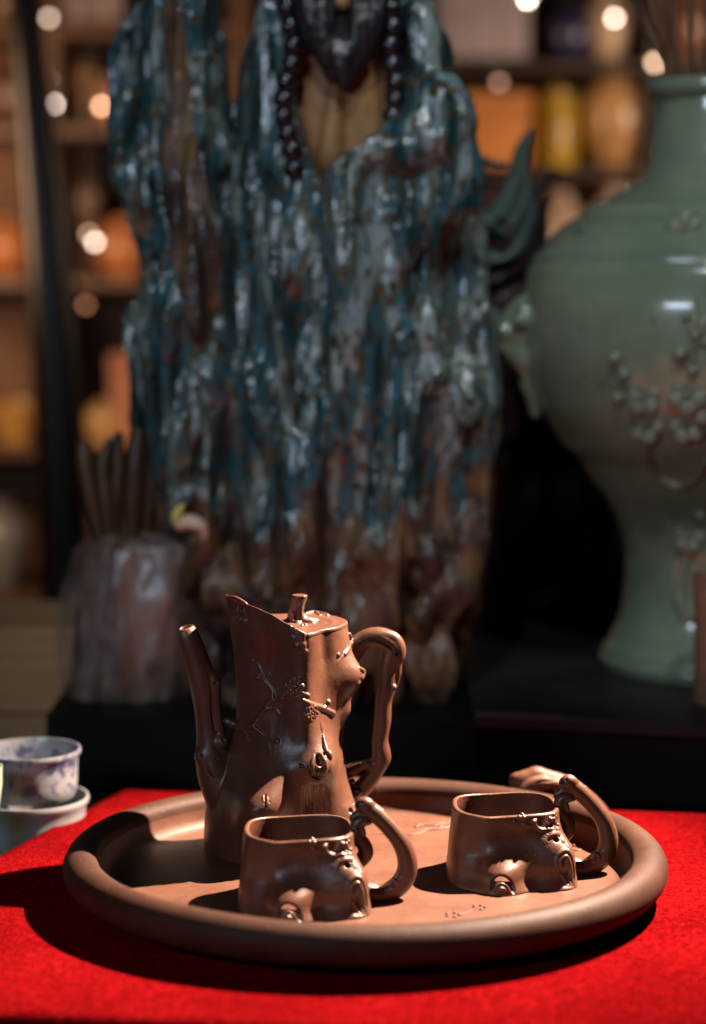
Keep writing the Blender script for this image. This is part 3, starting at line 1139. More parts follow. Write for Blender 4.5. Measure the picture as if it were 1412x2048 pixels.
# sprig at the upper end of the handle
twig([(690, 1308), (684, 1314), (678, 1322), (674, 1328)], .0007, .0004)
twig([(700, 1268), (701, 1282), (697, 1298), (690, 1308)], .0009, .0012)
for x, y, r in ((677, 1310, .0016), (700, 1274, .0015)):
    g.ball(on(x, y, r * .4), r, .0005, BUD)
# faint blossoms on the shaded left shoulder
blossom(474, 1228, .0030, FL3, pet=.36)
blossom(478, 1390, .0022, FL3, pet=.36)
# bark crumbs along the lip
g.tube([on(x, y, .0002) for x, y in ((459, 1193), (470, 1197), (482, 1200), (492, 1207))], [.0006, .0012, .0008, .0009], .0008, BODY)

# hollow behind the lip and the seat of the lid
sl, d, X, Y, Z = tk.field(g, off=-0.0030, lo=(g.lo[0], g.lo[1], ZL - 0.012), hi=(0.036, 0.058, 0.180))
xs = np.clip((X - (lx[-1] - 0.004)) / 0.006, 0, 1)
seat = np.maximum(d, (ZL - 0.0022) - Z)
g.cut(sl, seat, 0.0007)
pot = thing('teapot', PC, 'tall brown clay teapot shaped like a tree trunk with plum blossom relief', 'teapot')
g.parts({BODY: ('teapot_body', CLAY, None), SPOUT: ('spout', CLAY, None), HANDLE: ('handle', CLAY, None), BRANCH: ('plum_branch', CLAY, None),
         FL1: ('blossom', CLAY, None), FL2: ('blossom', CLAY, None), FL3: ('blossom', CLAY, None), BUD: ('flower_bud', CLAY, None)}, pot, single=(BUD, FL3))

# lid: a slice of trunk with year rings and a stump knob
g = Grid((-0.092, -0.055, ZL - 0.004), (0.006, 0.052, ZL + 0.026), 0.00048)
sl, d1, X, Y, Z = tk.field(g, off=0.0003, lo=g.lo, hi=g.lo + g.h * g.n)
xs = np.clip((X - (lx[-1] - 0.008)) / 0.008, 0, 1).astype(np.float32)
d1 = d1 + 0.0038 * (1 - xs)
kc = P(597, 1240, YP + .004)
kc[2] = ZL
rad = np.sqrt((X - kc[0]) ** 2 + ((Y - kc[1]) * 0.8) ** 2)
ring = 0.00022 * np.cos(rad * 900 + 1.5 * np.sin(np.arctan2(Y - kc[1], X - kc[0]) * 2)) * np.clip((0.030 - rad) / 0.01, 0, 1) * np.clip(rad / 0.012 - .6, 0, 1)
edge = d1 * 0.0
top_ = (Z - (ZL + ring.astype(np.float32)))
kk = 0.0010
hh_ = np.maximum(kk - np.abs(d1 - top_), 0) / kk
dl = np.maximum(d1, top_) + hh_ * hh_ * kk * .25
dl = np.maximum(dl, (ZL - 0.0024) - Z)
g.union(sl, dl, 0, 0)
kn = lambda a, y=kc[1]: [P(px, py, y) for px, py in a]
g.tube(kn([(592, 1242), (592, 1222), (596, 1204), (600, 1190)]), [.0048, .0036, .0034, .0040], .002, 1)
for a in ([(590, 1230), (578, 1241), (560, 1246), (545, 1248)], [(598, 1232), (610, 1242), (626, 1247)], [(594, 1234), (592, 1246), (596, 1251)],
          [(600, 1232), (616, 1236), (632, 1238)]):
    q = kn(a)
    for i, p in enumerate(q):
        p[2] = max(p[2], ZL) if i == 0 else ZL
        p[1] = kc[1] + (0.001, -.002, -.006, -.008)[i] * (1 if a[0][0] != 600 else -.6)
    g.tube(q, [.0024, .0018, .0012, .0005][:len(q)], .0016, 1)
sl2, Xa, Ya, Za = g.box(kn([(580, 1186)])[0] - [.0, .01, .01], kn([(620, 1186)])[0] + [0, .01, .02])
g.cut(sl2, -(Za - kn([(600, 1190)])[0][2] - .0002), .0006)
g.groove([P(x, y, kc[1] - .0036) for x, y in ((601, 1205), (598, 1220), (594, 1238))], [.0004, .0012, .0022])
g.hole(P(603, 1196, kc[1] - .0038), .0009)
g.hole(P(588, 1224, kc[1] - .0038), .0009)
for a in ([(612, 1227), (628, 1224), (640, 1226), (655, 1229)], [(632, 1225), (640, 1231)]):
    q = [PZ(x, y, ZL) for x, y in a]
    g.tube(q, [.0006, .0009, .0009, .0006][:len(q)], .0005, 2)
for x, y in ((634, 1227), (640, 1230), (648, 1228), (655, 1231), (604, 1252), (611, 1250)):
    g.ball(PZ(x, y, ZL), .0012, .0004, 2)
lid = g.parts({0: ('lid', CLAY, None)}, pot)[0]
g.parts({1: ('knob', CLAY, lid), 2: ('lid_sprig', CLAY, lid)}, pot, single=(2,))

# ------------------------------------------------------------------ cups
YC = -0.0475
CC = np.array([0.0932, YC, FLOOR])
rows = [(1600, 905, 1116), (1607, 905, 1116), (1650, 901, 1115), (1690, 897, 1124), (1730, 893, 1138), (1768, 890, 1146)]
zs, cxs, hw = [], [], []
for py in np.arange(1768, 1599, -4):
    l = np.interp(py, [a[0] for a in rows], [a[1] for a in rows])
    r = np.interp(py, [a[0] for a in rows], [a[2] for a in rows])
    q = P((l + r) / 2, py, YC)
    zs.append(q[2])
    cxs.append(q[0])
    hw.append((P(r, py, YC)[0] - P(l, py, YC)[0]) / 2)
zs, cxs, hw = map(np.array, (zs, cxs, hw))
ZT = P(1000, 1607, YC)[2]
yb, yf = PZ(1040, 1583, ZT)[1], PZ(990, 1632, ZT)[1]
yfb = PZ(1020, 1795, FLOOR)[1]
cys = np.interp(zs, [FLOOR, ZT], [(yb + yf) / 2 - .002, (yb + yf) / 2])
dep = np.interp(zs, [FLOOR, FLOOR + .006, FLOOR + .018, ZT], [(yb - yf) / 2 + .0125, (yb - yf) / 2 + .0065, (yb - yf) / 2 + .0005, (yb - yf) / 2])
tc = Trunk(FLOOR, ZT + .006, zs, cxs, cys, hw, hw, dep, dep, nz=260, nt=420, p=2.9)
b = tc.bump
b(tc.pix(975, 1640), 0.0012, 0.004, 0.012)                       # soft corner on the left front
b(tc.pix(1010, 1700), -0.0012, 0.010, 0.012)
b(tc.pix(1003, 1742), 0.0095, 0.0085, 0.0070)
b(tc.pix(1000, 1785), 0.0030, 0.0080, 0.0060)
b(tc.pix(1108, 1696), 0.0075, 0.0075, 0.0070)
b(tc.pix(1128, 1742), 0.0062, 0.0080, 0.0130)
b(tc.pix(1048, 1722), 0.0050, 0.0100, 0.0060)
b(tc.pix(1066, 1765), -0.0035, 0.0065, 0.011)
b(tc.pix(950, 1740), -0.0014, 0.006, 0.012)
for i in range(4):
    tc.line([tc.pix(1122 + 5 * i, 1738 + 4 * i), tc.pix(1126 + 6 * i, 1756), tc.pix(1128 + 6 * i, 1772)], -0.0008, 0.0006)
for th_, z_ in ((1.0, .02), (2.3, .025), (1.7, .015)):
    b(np.array([CC[0] + .03 * math.cos(th_), CC[1] + .03 * math.sin(th_), z_]), .003, .007, .009)
tc.T += (noise3(tc.T.shape, (6, 16), 8, 4) * 0.00032).astype(float)
g = Grid((0.050, -0.108, FLOOR + 0.0002), (0.168, -0.002, 0.080), 0.00040)
sl, d, X, Y, Z = tc.field(g, lo=g.lo, hi=g.lo + g.h * g.n)
zt = (ZT + 0.0006 * np.sin((X - CC[0]) * 110) + 0 * Z).astype(np.float32)
kk = 0.0016
t2 = Z - zt
hh_ = np.maximum(kk - np.abs(d - t2), 0) / kk
g.union(sl, np.maximum(d, t2) + hh_ * hh_ * kk * .25, 0, 0)
cp = lambda a, y=YC: [P(px, py, y) for px, py in a]
g.tube(cp([(1134, 1566), (1150, 1576), (1168, 1592), (1190, 1616), (1207, 1640), (1216, 1666), (1216, 1692), (1205, 1714), (1184, 1730), (1160, 1738), (1138, 1732)]),
       [.0038, .0041, .0041, .0042, .0045, .0048, .0050, .0051, .0050, .0051, .0058], .0018, 1)
g.tube(cp([(1128, 1566), (1137, 1562), (1146, 1566)], YC - .001), [.0030, .0036, .0030], .001, 1)
g.tube(cp([(1144, 1572), (1172, 1590), (1200, 1620), (1222, 1660)], YC + .002), [.0022, .0026, .0026, .0020], .0014, 1)
g.tube(cp([(1163, 1577), (1169, 1577)], YC), [.0014, .0014], .001, 1)
g.ball(P(1193, 1713, YC - .0045), .0026, .0008, 1)
g.ball(P(1203, 1708, YC - .0040), .0018, .0006, 1)
g.hole(P(1193, 1713, YC - .0072), .0014)
g.hole(P(1126, 1565, YC - .003), .0012)
g.hole(P(1134, 1560, YC - .004), .0007)
g.tube(cp([(1108, 1592), (1118, 1586), (1131, 1578)], YC), [.0012, .0018, .0026], .0012, 1)
# little S-shaped twig between rim and body
g.tube(cp([(1144, 1594), (1133, 1594), (1123, 1600), (1119, 1612), (1125, 1628), (1135, 1642), (1138, 1656), (1131, 1668), (1120, 1678)], YC - .002),
       [.0024, .0030, .0032, .0032, .0034, .0036, .0038, .0036, .0034], .0012, 2)
g.tube(cp([(1128, 1603), (1133, 1612), (1137, 1621)], YC - .004), [.0014, .0012, .0008], .0008, 2)
g.hole(P(1146, 1594, YC - .0040), .0010)
g.groove(cp([(1131, 1597), (1126, 1606), (1128, 1618)], YC - .0052), [.0004, .0006, .0003])
g.tube(cp([(1116, 1604), (1114, 1612), (1117, 1622)], YC - .001), [.0020, .0022, .0020], .001, 2)
# sprig of plum on the body
twig([(1068, 1644), (1073, 1654), (1084, 1660), (1099, 1658), (1110, 1660)], .0011, .0009)
twig([(1046, 1647), (1055, 1650), (1064, 1652)], .0007, .0008)
twig([(1098, 1645), (1108, 1654), (1118, 1664), (1129, 1680), (1138, 1698)], .0008, .0010)
twig([(1067, 1644), (1071, 1640)], .0014, .0009)
for x, y, r in ((1044, 1629, .0014), (1039, 1634, .0011), (1048, 1635, .0012), (1030, 1643, .0010), (1107, 1629, .0014), (1107, 1637, .0012), (1110, 1644, .0013), (1103, 1640, .0012),
                (1097, 1647, .0014), (1111, 1634, .0011), (1115, 1650, .0013), (1116, 1657, .0010)):
    g.ball(on(x, y, r * .1), r, .0003, 4)
blossom(1093, 1678, .0030, 5)
blossom(1084, 1688, .0020, 5)
blossom(1104, 1643, .0026, 5, ph=1.0)
g.hole(on(1112, 1679, .0002), .0019, .0006)
g.hole(on(1120, 1672, .0002), .0013, .0006)
g.tube([on(x, y, 0) for x, y in ((1100, 1672), (1108, 1668), (1118, 1671), (1126, 1684))], [.0008, .0014, .0013, .0008], .0008, 0)
for x, y, r in ((1136, 1728, .0011), (1140, 1738, .0009), (1003, 1779, .0012), (996, 1781, .0008), (1010, 1778, .0008), (1068, 1734, .0006)):
    g.ball(on(x, y, .0002), r, .0005, 0)
for a, r in (([(1118, 1742), (1113, 1724), (1119, 1708), (1131, 1701), (1141, 1709), (1147, 1732), (1149, 1756)], [.0005, .0009, .0011, .0011, .0010, .0009, .0006]),
             ([(1124, 1740), (1121, 1725), (1126, 1715), (1134, 1713), (1140, 1726), (1143, 1745), (1144, 1762)], [.0004, .0008, .0009, .0009, .0008, .0008, .0005]),
             ([(1130, 1736), (1130, 1725), (1135, 1723), (1137, 1738), (1139, 1758)], [.0006, .0008, .0008, .0007, .0005]),
             ([(1122, 1746), (1127, 1756), (1131, 1766)], [.0008, .0008, .0005]),
             ([(990, 1784), (993, 1774), (1002, 1768), (1012, 1771), (1020, 1784)], [.0006, .0009, .0010, .0009, .0005]),
             ([(997, 1784), (1002, 1777), (1010, 1780)], [.0008, .0010, .0008])):
    g.tube([on(x, y, .0002) for x, y in a], r, 0.0007, 0)
for a, r in (([(983, 1778), (986, 1764), (997, 1757), (1012, 1760), (1024, 1774), (1031, 1792)], [.0006, .0013, .0018, .0019, .0016, .0008]),
             ([(1127, 1735), (1127, 1722), (1133, 1719)], [.0005, .0008, .0005]), ([(1131, 1742), (1134, 1754), (1136, 1768)], [.0005, .0008, .0004])):
    g.groove([on(x, y) for x, y in a], r)
# hollow
sl, d, X, Y, Z = tc.field(g, off=-0.0024, lo=(g.lo[0], g.lo[1], FLOOR + 0.005), hi=(0.135, -0.002, 0.080))
mk = np.clip((Z - (FLOOR + 0.005)), 0, 1)
inner = np.maximum(d, (FLOOR + 0.005) - Z)
inner = np.where(X > P(1116, 1610, YC)[0] - 0.0008, 0.01, inner)
g.cut(sl, inner, 0.0011)
cup = thing('cup', CC, 'tree-stump clay cup standing right of the teapot in front of the tray handle', 'cup', 'clay cups on the tray')
g.parts({0: ('cup_body', CLAY, None), 1: ('handle', CLAY, None), 2: ('handle_twig', CLAY, None), 3: ('plum_branch', CLAY, None), 4: ('flower_bud', CLAY, None),
         5: ('blossom', CLAY, None)}, cup, single=(4, 5))
C1 = np.array([-0.0272, -0.1000, FLOOR])
c1 = cup.copy()
COL.objects.link(c1)
c1.location = C1
c1['label'] = 'tree-stump clay cup standing close in front of the tall teapot'
for ch in list(cup.children):
    c = ch.copy()
    COL.objects.link(c)
    c.parent = c1
del g

# ------------------------------------------------------------------ black plinths behind the cloth
ZS = 0.030                                             # their top
cb_y = lambda x: 0.188 - (x + 0.161) * 0.1708          # back edge of the cloth
q0_, q1_ = PZ(92, 1433, ZS), PZ(960, 1443, ZS)
pl = MB().prism([tuple(q0_[:2]), tuple(q1_[:2]), (q1_[0], 0.66), (q0_[0], 0.66)], -0.0249, ZS)
plinth = pl.build('plinth', BLACKWOOD, None, smooth=False)
tag(plinth, 'black lacquered plinth under the glazed monk figure and the wrapped bag', 'plinth')
COUNTERTOP = noise_mat('polished_black_board', (0.010, 0.009, 0.010), (0.022, 0.020, 0.021), scale=10, rough=0.5, bump=0.05, spec=.2)
e0, e1 = PZ(950, 1432, ZS + .008), PZ(1412, 1455, ZS + .008)
ed = (e1 - e0) / np.linalg.norm(e1 - e0)
e2 = e0 + ed * 0.62
side = thing('side_counter', (0.45, 0.3, -0.003), 'low black counter board that carries the green vase on the right', 'counter')
MB().prism([tuple(e0[:2]), tuple(e2[:2]), (e2[0], 0.84), (q1_[0] + .001, 0.84), (q1_[0] + .001, 0.60), (e0[0] + .002, 0.60)], ZS + 0.0005, ZS + 0.0085).build('counter_board', COUNTERTOP, side, smooth=False)
MB().prism([(q1_[0] + .001, q1_[1] + .006), (e2[0] - .01, e2[1] + .012), (e2[0] - .01, 0.82), (q1_[0] + .001, 0.82)], -0.0249, ZS + 0.0004).build('counter_base', BLACKWOOD, side, smooth=False)

# ------------------------------------------------------------------ glazed monk figure
YS = 0.405
pz = lambda py: P(700, py, YS)[2]
pxx = lambda px, py=700: P(px, py, YS)[0]


def glaze_mat():
    m, nt, b = new_mat('running_glaze')
    co = coords(nt, (1, 1, 0.24))
    co2 = coords(nt, (1, 1, 0.42))
    n1 = N(nt, 'ShaderNodeTexNoise', Scale=38, Detail=5, Roughness=0.55, Distortion=0.8)
    n2 = N(nt, 'ShaderNodeTexNoise', Scale=110, Detail=4, Roughness=0.6, Distortion=0.5)
    n3 = N(nt, 'ShaderNodeTexNoise', Scale=30, Detail=4, Roughness=0.6)
    n4 = N(nt, 'ShaderNodeTexNoise', Scale=190, Detail=4, Roughness=0.6, Distortion=0.5)
    nt.links.new(co, n1.inputs['Vector'])
    nt.links.new(co, n2.inputs['Vector'])
    nt.links.new(co2, n3.inputs['Vector'])
    nt.links.new(co2, n4.inputs['Vector'])
    teal = ramp(nt, n1.outputs[0], [(0.30, (0.005, 0.012, 0.010)), (0.42, (0.012, 0.042, 0.042)), (0.48, (0.034, 0.115, 0.150)), (0.53, (0.065, 0.085, 0.062)),
                                    (0.59, (0.26, 0.33, 0.31)), (0.69, (0.11, 0.19, 0.23))])
    brn = ramp(nt, n3.outputs[0], [(0.36, (0.014, 0.008, 0.006)), (0.48, (0.060, 0.030, 0.017)), (0.56, (0.17, 0.088, 0.034)), (0.66, (0.07, 0.045, 0.036)), (0.78, (0.20, 0.16, 0.14))])
    oliv = ramp(nt, n2.outputs[0], [(0.4, (0.018, 0.015, 0.009)), (0.6, (0.12, 0.085, 0.045))])
    th = ramp(nt, n4.outputs[0], [(0.52, (0, 0, 0)), (0.58, (1, 1, 1))])
    mx = N(nt, 'ShaderNodeMix', data_type='RGBA')
    nt.links.new(th, mx.inputs[0])
    nt.links.new(teal, mx.inputs[6])
    nt.links.new(oliv, mx.inputs[7])
    at = N(nt, 'ShaderNodeAttribute', attribute_name='bare')
    mx2 = N(nt, 'ShaderNodeMix', data_type='RGBA')
    # the edge of the glaze runs in tongues
    ad = N(nt, 'ShaderNodeMath', operation='ADD')
    sc = N(nt, 'ShaderNodeMath', operation='MULTIPLY_ADD')
    nt.links.new(n2.outputs[0], sc.inputs[0])
    sc.inputs[1].default_value = 1.6
    sc.inputs[2].default_value = -0.8
    nt.links.new(at.outputs['Fac'], ad.inputs[0])
    nt.links.new(sc.outputs[0], ad.inputs[1])
    st = N(nt, 'ShaderNodeMapRange')
    st.inputs['From Min'].default_value = 0.42
    st.inputs['From Max'].default_value = 0.58
    nt.links.new(ad.outputs[0], st.inputs[0])
    nt.links.new(st.outputs[0], mx2.inputs[0])
    nt.links.new(mx.outputs[2], mx2.inputs[6])
    nt.links.new(brn, mx2.inputs[7])
    nt.links.new(mx2.outputs[2], b.inputs['Base Color'])
    ro = N(nt, 'ShaderNodeMapRange')
    ro.inputs['To Min'].default_value = 0.17
    ro.inputs['To Max'].default_value = 0.60
    nt.links.new(st.outputs[0], ro.inputs[0])
    nt.links.new(ro.outputs[0], b.inputs['Roughness'])
    b.inputs['Coat Weight'].default_value = 0.5
    b.inputs['Coat Roughness'].default_value = 0.10
    bp = N(nt, 'ShaderNodeBump', Strength=0.75, Distance=0.0030)
    nt.links.new(n2.outputs[0], bp.inputs['Height'])
    nt.links.new(bp.outputs[0], b.inputs['Normal'])
    nt.links.new(bp.outputs[0], b.inputs['Coat Normal'])
    return m


GLAZE = glaze_mat()
SKINCLAY = noise_mat('tan_bare_clay', (0.27, 0.135, 0.052), (0.38, 0.205, 0.088), scale=30, rough=0.5, bump=0.3, bscale=60, bdist=0.001)
HAIRCLAY = noise_mat('dark_brown_glazed_hair', (0.012, 0.010, 0.012), (0.032, 0.024, 0.026), scale=90, vec=(1, 1, .15), rough=0.33, bump=0.5, bscale=160, bdist=0.001)
BEAD = noise_mat('black_bead_glaze', (0.006, 0.006, 0.009), (0.012, 0.011, 0.016), scale=20, rough=0.16, coat=0.5)

sg = Grid((pxx(205), YS - 0.135, ZS), (pxx(1010), YS + 0.10, 0.665), 0.0021)


def mono(rows_, n=60):
    y = np.array([r[0] for r in rows_], float)
    yy = np.linspace(y[0], y[-1], n)
    return yy, [np.interp(yy, y, [r[i] for r in rows_]) for i in range(1, len(rows_[0]))]


def vtrunk(rows_, dep0, p, lab, k, yoff=0.0):
    yy, (l, r, dp) = mono(rows_)
    z = np.array([pz(a) for a in yy])[::-1]
    xl = np.array([P(a, b_, YS)[0] for a, b_ in zip(l, yy)])[::-1]
    xr = np.array([P(a, b_, YS)[0] for a, b_ in zip(r, yy)])[::-1]
    t = Trunk(z[0], z[-1], z, (xl + xr) / 2, np.full(len(z), YS + yoff), (xr - xl) / 2, (xr - xl) / 2, dp[::-1] * dep0, dp[::-1] * dep0, nz=240, nt=300, p=p)
    sl, d, X, Y, Z = t.field(sg, lo=sg.lo, hi=sg.lo + sg.h * sg.n)
    d = np.maximum(d, Z - z[-1])
    sg.union(sl, d, k, lab)
    return t


# body and robe: rows (photo y, left x, right x, depth)
vtrunk([(-70, 600, 770, .5), (-20, 560, 810, .7), (20, 522, 845, .8), (90, 492, 885, .9), (200, 478, 918, .95), (330, 470, 940, 1), (480, 455, 950, 1), (640, 440, 964, 1), (800, 430, 978, 1),
        (960, 420, 985, 1), (1060, 412, 985, 1), (1160, 405, 960, .95), (1260, 395, 925, .9), (1360, 400, 905, .9), (1470, 410, 890, .9)], 0.078, 2.3, 0, 0.004)
# the rock and tree stump on the left with the hanging sleeve
vtrunk([(-40, 352, 420, .5), (20, 262, 428, .7), (110, 243, 440, .8), (230, 233, 452, .9), (350, 238, 470, 1), (440, 262, 480, 1), (480, 285, 480, .9), (545, 304, 480, .9), (610, 284, 480, 1), (680, 268, 480, 1),
        (760, 276, 480, 1), (850, 290, 480, 1), (950, 312, 480, 1), (1020, 330, 470, 1), (1120, 360, 470, .9), (1220, 385, 470, .8), (1470, 400, 470, .8)], 0.055, 2.0, 0, 0.008, -0.006)
SY = lambda a, y: [P(px, py, y) for px, py in a]
yf0 = YS - 0.078
# raised fore-arm and its sleeve, folds fanning down from it
sg.tube(SY([(872, 190), (878, 250), (835, 285), (760, 305), (690, 325)], yf0 + .002), [.016, .021, .020, .016, .010], 0.012, 0)
sg.tube(SY([(845, 60), (872, 150), (893, 280), (905, 420)], YS - .045), [.010, .013, .015, .014], 0.012, 0)
r_ = random.Random(4)
for i in range(15):
    x0 = 672 + i * 19
    y0 = 318 - 30 * math.sin(min(i, 9) / 9 * 1.6) + r_.uniform(-6, 6)
    x1 = x0 + (x0 - 800) * .10 + r_.uniform(-8, 8)
    ln = r_.uniform(110, 320)
    sg.tube(SY([(x0, y0), (x0 + r_.uniform(-4, 4), y0 + ln * .45), (x1, y0 + ln)], yf0 - .004), [.0045, .0055 + r_.uniform(0, .002), .0025], 0.004, 0)
# collar rolls on both sides of the bare chest
sg.tube(SY([(548, 20), (545, 120), (548, 250), (575, 350), (625, 410)], yf0 + .012), [.012, .011, .010, .009, .008], 0.008, 0)
sg.tube(SY([(835, 30), (850, 110), (835, 200), (815, 250)], yf0 + .012), [.012, .012, .010, .008], 0.008, 0)
# runs and drips of glaze all over
for i in range(84):
    px = r_.uniform(250, 975)
    py = r_.uniform(40, 1180)
    if (560 < px < 815 and py < 330) or (px > 480 and py < 260):
        continue
    ln = r_.uniform(60, 230)
    p0 = sg.hit(px, py, 0.22, 0.52)
    pts = []
    for t in np.linspace(0, 1, 4):
        q = sg.hit(px + r_.uniform(-7, 7), min(py + ln * t, 1430), 0.22, 0.52)
        pts.append(q)
    if max(abs(pts[a][1] - pts[a + 1][1]) for a in range(3)) > .02:
        continue
    rr = r_.uniform(.003, .0088)
    sg.tube(pts, [rr * .5, rr * .8, rr, rr * .7], 0.003, 0, n=3)
# rock knuckles near the foot
for i in range(70):
    px, py = r_.uniform(340, 975), r_.uniform(980, 1430)
    q = sg.hit(px, py, 0.22, 0.52)
    if sg.sample(q) < .003:
        q2 = sg.hit(px + r_.uniform(-10, 10), min(py + r_.uniform(30, 110), 1435), 0.22, 0.52)
        if abs(q2[1] - q[1]) < .03:
            sg.tube([q, (q + q2) / 2, q2], [.004, r_.uniform(.006, .013), .004], 0.005, 0, n=2)
# folds: two stretched noises push the skin in and out
fn = noise3(sg.F.shape, (10, 6, 4), 11, 2)
fine = noise3(sg.F.shape, (34, 20, 15), 12, 3)
zz1 = sg.ax[2][None, None, :]
xx1 = sg.ax[0][:, None, None]
calm = np.clip((pz(230) - zz1) / (pz(230) - pz(480)), 0.22, 1)
calm = np.where(xx1 < pxx(465), 0.9, calm)
sg.F += (calm * (0.030 * np.abs(fn) - 0.0095) + 0.0056 * fine * (0.4 + 0.6 * calm)).astype(np.float32)
# opening of the robe over the chest
for a, ra in (([(688, 40), (688, 200), (680, 300), (655, 345)], [.036, .034, .022, .010]),):
    pts = SY(a, yf0 + .008)
    sg.groove(pts, ra, 0.004)
V, Q, Nn, lab = sg.surface()
# bare-clay mask: the tree stump strip at the left and the rocky foot
ppx = 706 + FPX * (V[:, 0]) / ((V - CAM) @ _fw)
ppy = 1024 - FPX * ((V - CAM) @ _up) / ((V - CAM) @ _fw)
yk = [0, 30, 100, 200, 300, 400, 500, 600, 690, 720]
sl_ = np.interp(ppy, yk, [335, 325, 325, 345, 322, 332, 338, 368, 385, 400])
sr_ = np.interp(ppy, yk, [360, 365, 372, 388, 392, 420, 440, 440, 408, 400])
bare = np.clip((np.minimum(ppx - sl_, sr_ - ppx)) / 14 + 0.5, 0, 1.2)
bare = np.where((ppy < 715), bare, 0)
foot = np.clip((ppy - (985 + 40 * np.sin(ppx / 37.) + 25 * np.sin(ppx / 13.))) / 90, 0, 1.3)
foot = np.maximum(foot, np.clip((ppy - 860) / 120, 0, 1.1) * (ppx > 930))
bare = np.maximum(bare * 1.1, foot)
bare = np.maximum(bare, np.clip((26 - np.hypot((ppx - 288), (ppy - 440) * .55)) / 12, 0, 1.2))
monk = thing('monk_statue', (0.0, YS, ZS), 'tall glazed ceramic monk figure in a running blue-green robe with black beads', 'statue')
mesh_np('robe', V, Q, GLAZE, monk, normals=Nn, attr={'bare': bare})
# chest, neck and head
hg = Grid((pxx(560), YS - 0.10, pz(420)), (pxx(830), YS + 0.07, pz(-420)), 0.0018)
H_ = lambda px, py, y: P(px, py, y)
hg.tube([H_(690, 420, yf0 + .05), H_(690, 250, yf0 + .052), H_(688, 90, yf0 + .056)], [.030, .043, .047], .01, 0)
hg.tube([H_(672, 150, yf0 + .008), H_(668, 230, yf0 + .005), H_(662, 300, yf0 + .008), H_(658, 335, yf0 + .012)], [.003, .006, .008, .005], .004, 0)
hg.tube([H_(688, 40, yf0 + .05), H_(686, -60, yf0 + .045)], [.030, .028], .01, 0)
HC = H_(684, -150, yf0 + .035)
hg.tube([HC + [0, 0, -.018], HC + [0, .004, .018]], [.036, .041], .01, 0)
hg.tube([HC + [0, -.036, .012], HC + [0, -.045, -.004]], [.0045, .0075], .005, 0)
for sx in (-1, 1):
    hg.ball(HC + [sx * .015, -.033, .010], .0075, .003, 0)
    hg.hole(HC + [sx * .015, -.0425, .008], .004, .002)
    hg.tube([HC + [sx * .006, -.039, .018], HC + [sx * .016, -.040, .022], HC + [sx * .026, -.034, .018]], [.003, .0035, .002], .003, 1)
    hg.tube([HC + [sx * .041, -.002, .012], HC + [sx * .044, 0, -.008], HC + [sx * .042, -.002, -.026]], [.006, .006, .007], .003, 0)
    hg.ball(HC + [sx * .020, -.028, -.010], .012, .008, 0)
hg.tube([HC + [-.009, -.0395, -.020], HC + [0, -.042, -.0215], HC + [.009, -.0395, -.020]], [.002, .0032, .002], .002, 0)
hg.ball(H_(683, 2, yf0 - .004), .0075, .004, 0)
hg.parts({0: ('bare_chest_and_head', SKINCLAY, None), 1: ('eyebrow', HAIRCLAY, None)}, monk, single=(1,))
# beard: many wavy locks that meet in a point
bgd = Grid((pxx(575), YS - 0.125, pz(205)), (pxx(800), YS - 0.03, pz(-150)), 0.0014)
for i in range(84):
    u = r_.uniform(-1, 1)
    dpt = r_.uniform(0, 1)
    x0 = 683 + u * 88
    if abs(u) < .28:
        y_0 = 18 + r_.uniform(0, 14)
    else:
        y_0 = -130 + 60 * (1 - abs(u)) + r_.uniform(0, 30)
    tip = 190 - abs(u) ** 1.4 * 85 + r_.uniform(-18, 6)
    xt = 688 + u * 64 if abs(u) > .3 else 690 + u * 22
    w_ = r_.uniform(-6, 6)
    yb_ = yf0 - .006 - .010 * dpt
    bgd.tube([H_(x0, y_0, yb_ + .022), H_(x0 + w_, (y_0 * .6 + tip * .4), yb_ - .004), H_((x0 + xt) / 2 - w_, y_0 * .25 + tip * .75, yb_ - .004), H_(xt, tip, yb_ + .004)],
             [.0036, .0042, .0034, .0010], .0008, 0, n=3)
bgd.parts({0: ('beard', HAIRCLAY, None)}, monk)
for i, (x, y) in enumerate([(574, 15), (582, 52), (587, 90), (584, 128), (573, 163), (568, 198), (568, 233), (576, 267), (584, 300), (588, 337), (609, 382),
                            (783, 18), (787, 52), (781, 90), (785, 128), (792, 163), (791, 198), (785, 233), (778, 264), (568, -20), (790, -18)]):
    q = H_(x, y, yf0 - .004 + (.012 if i == 10 else 0))
    MB().ball(q, 0.0082, 16, 11).build('bead', BEAD, monk)
# cord knot under the last bead
MB().tube([H_(609, 398, yf0 + .004), H_(612, 425, yf0 + .006)], [.004, .002]).build('bead_tassel', HAIRCLAY, monk)
del sg, hg, bgd

# ------------------------------------------------------------------ green celadon vase
VC = PZ(1425, 1330, ZS + .0085)
VC[2] = ZS + 0.0086
vy = VC[1]


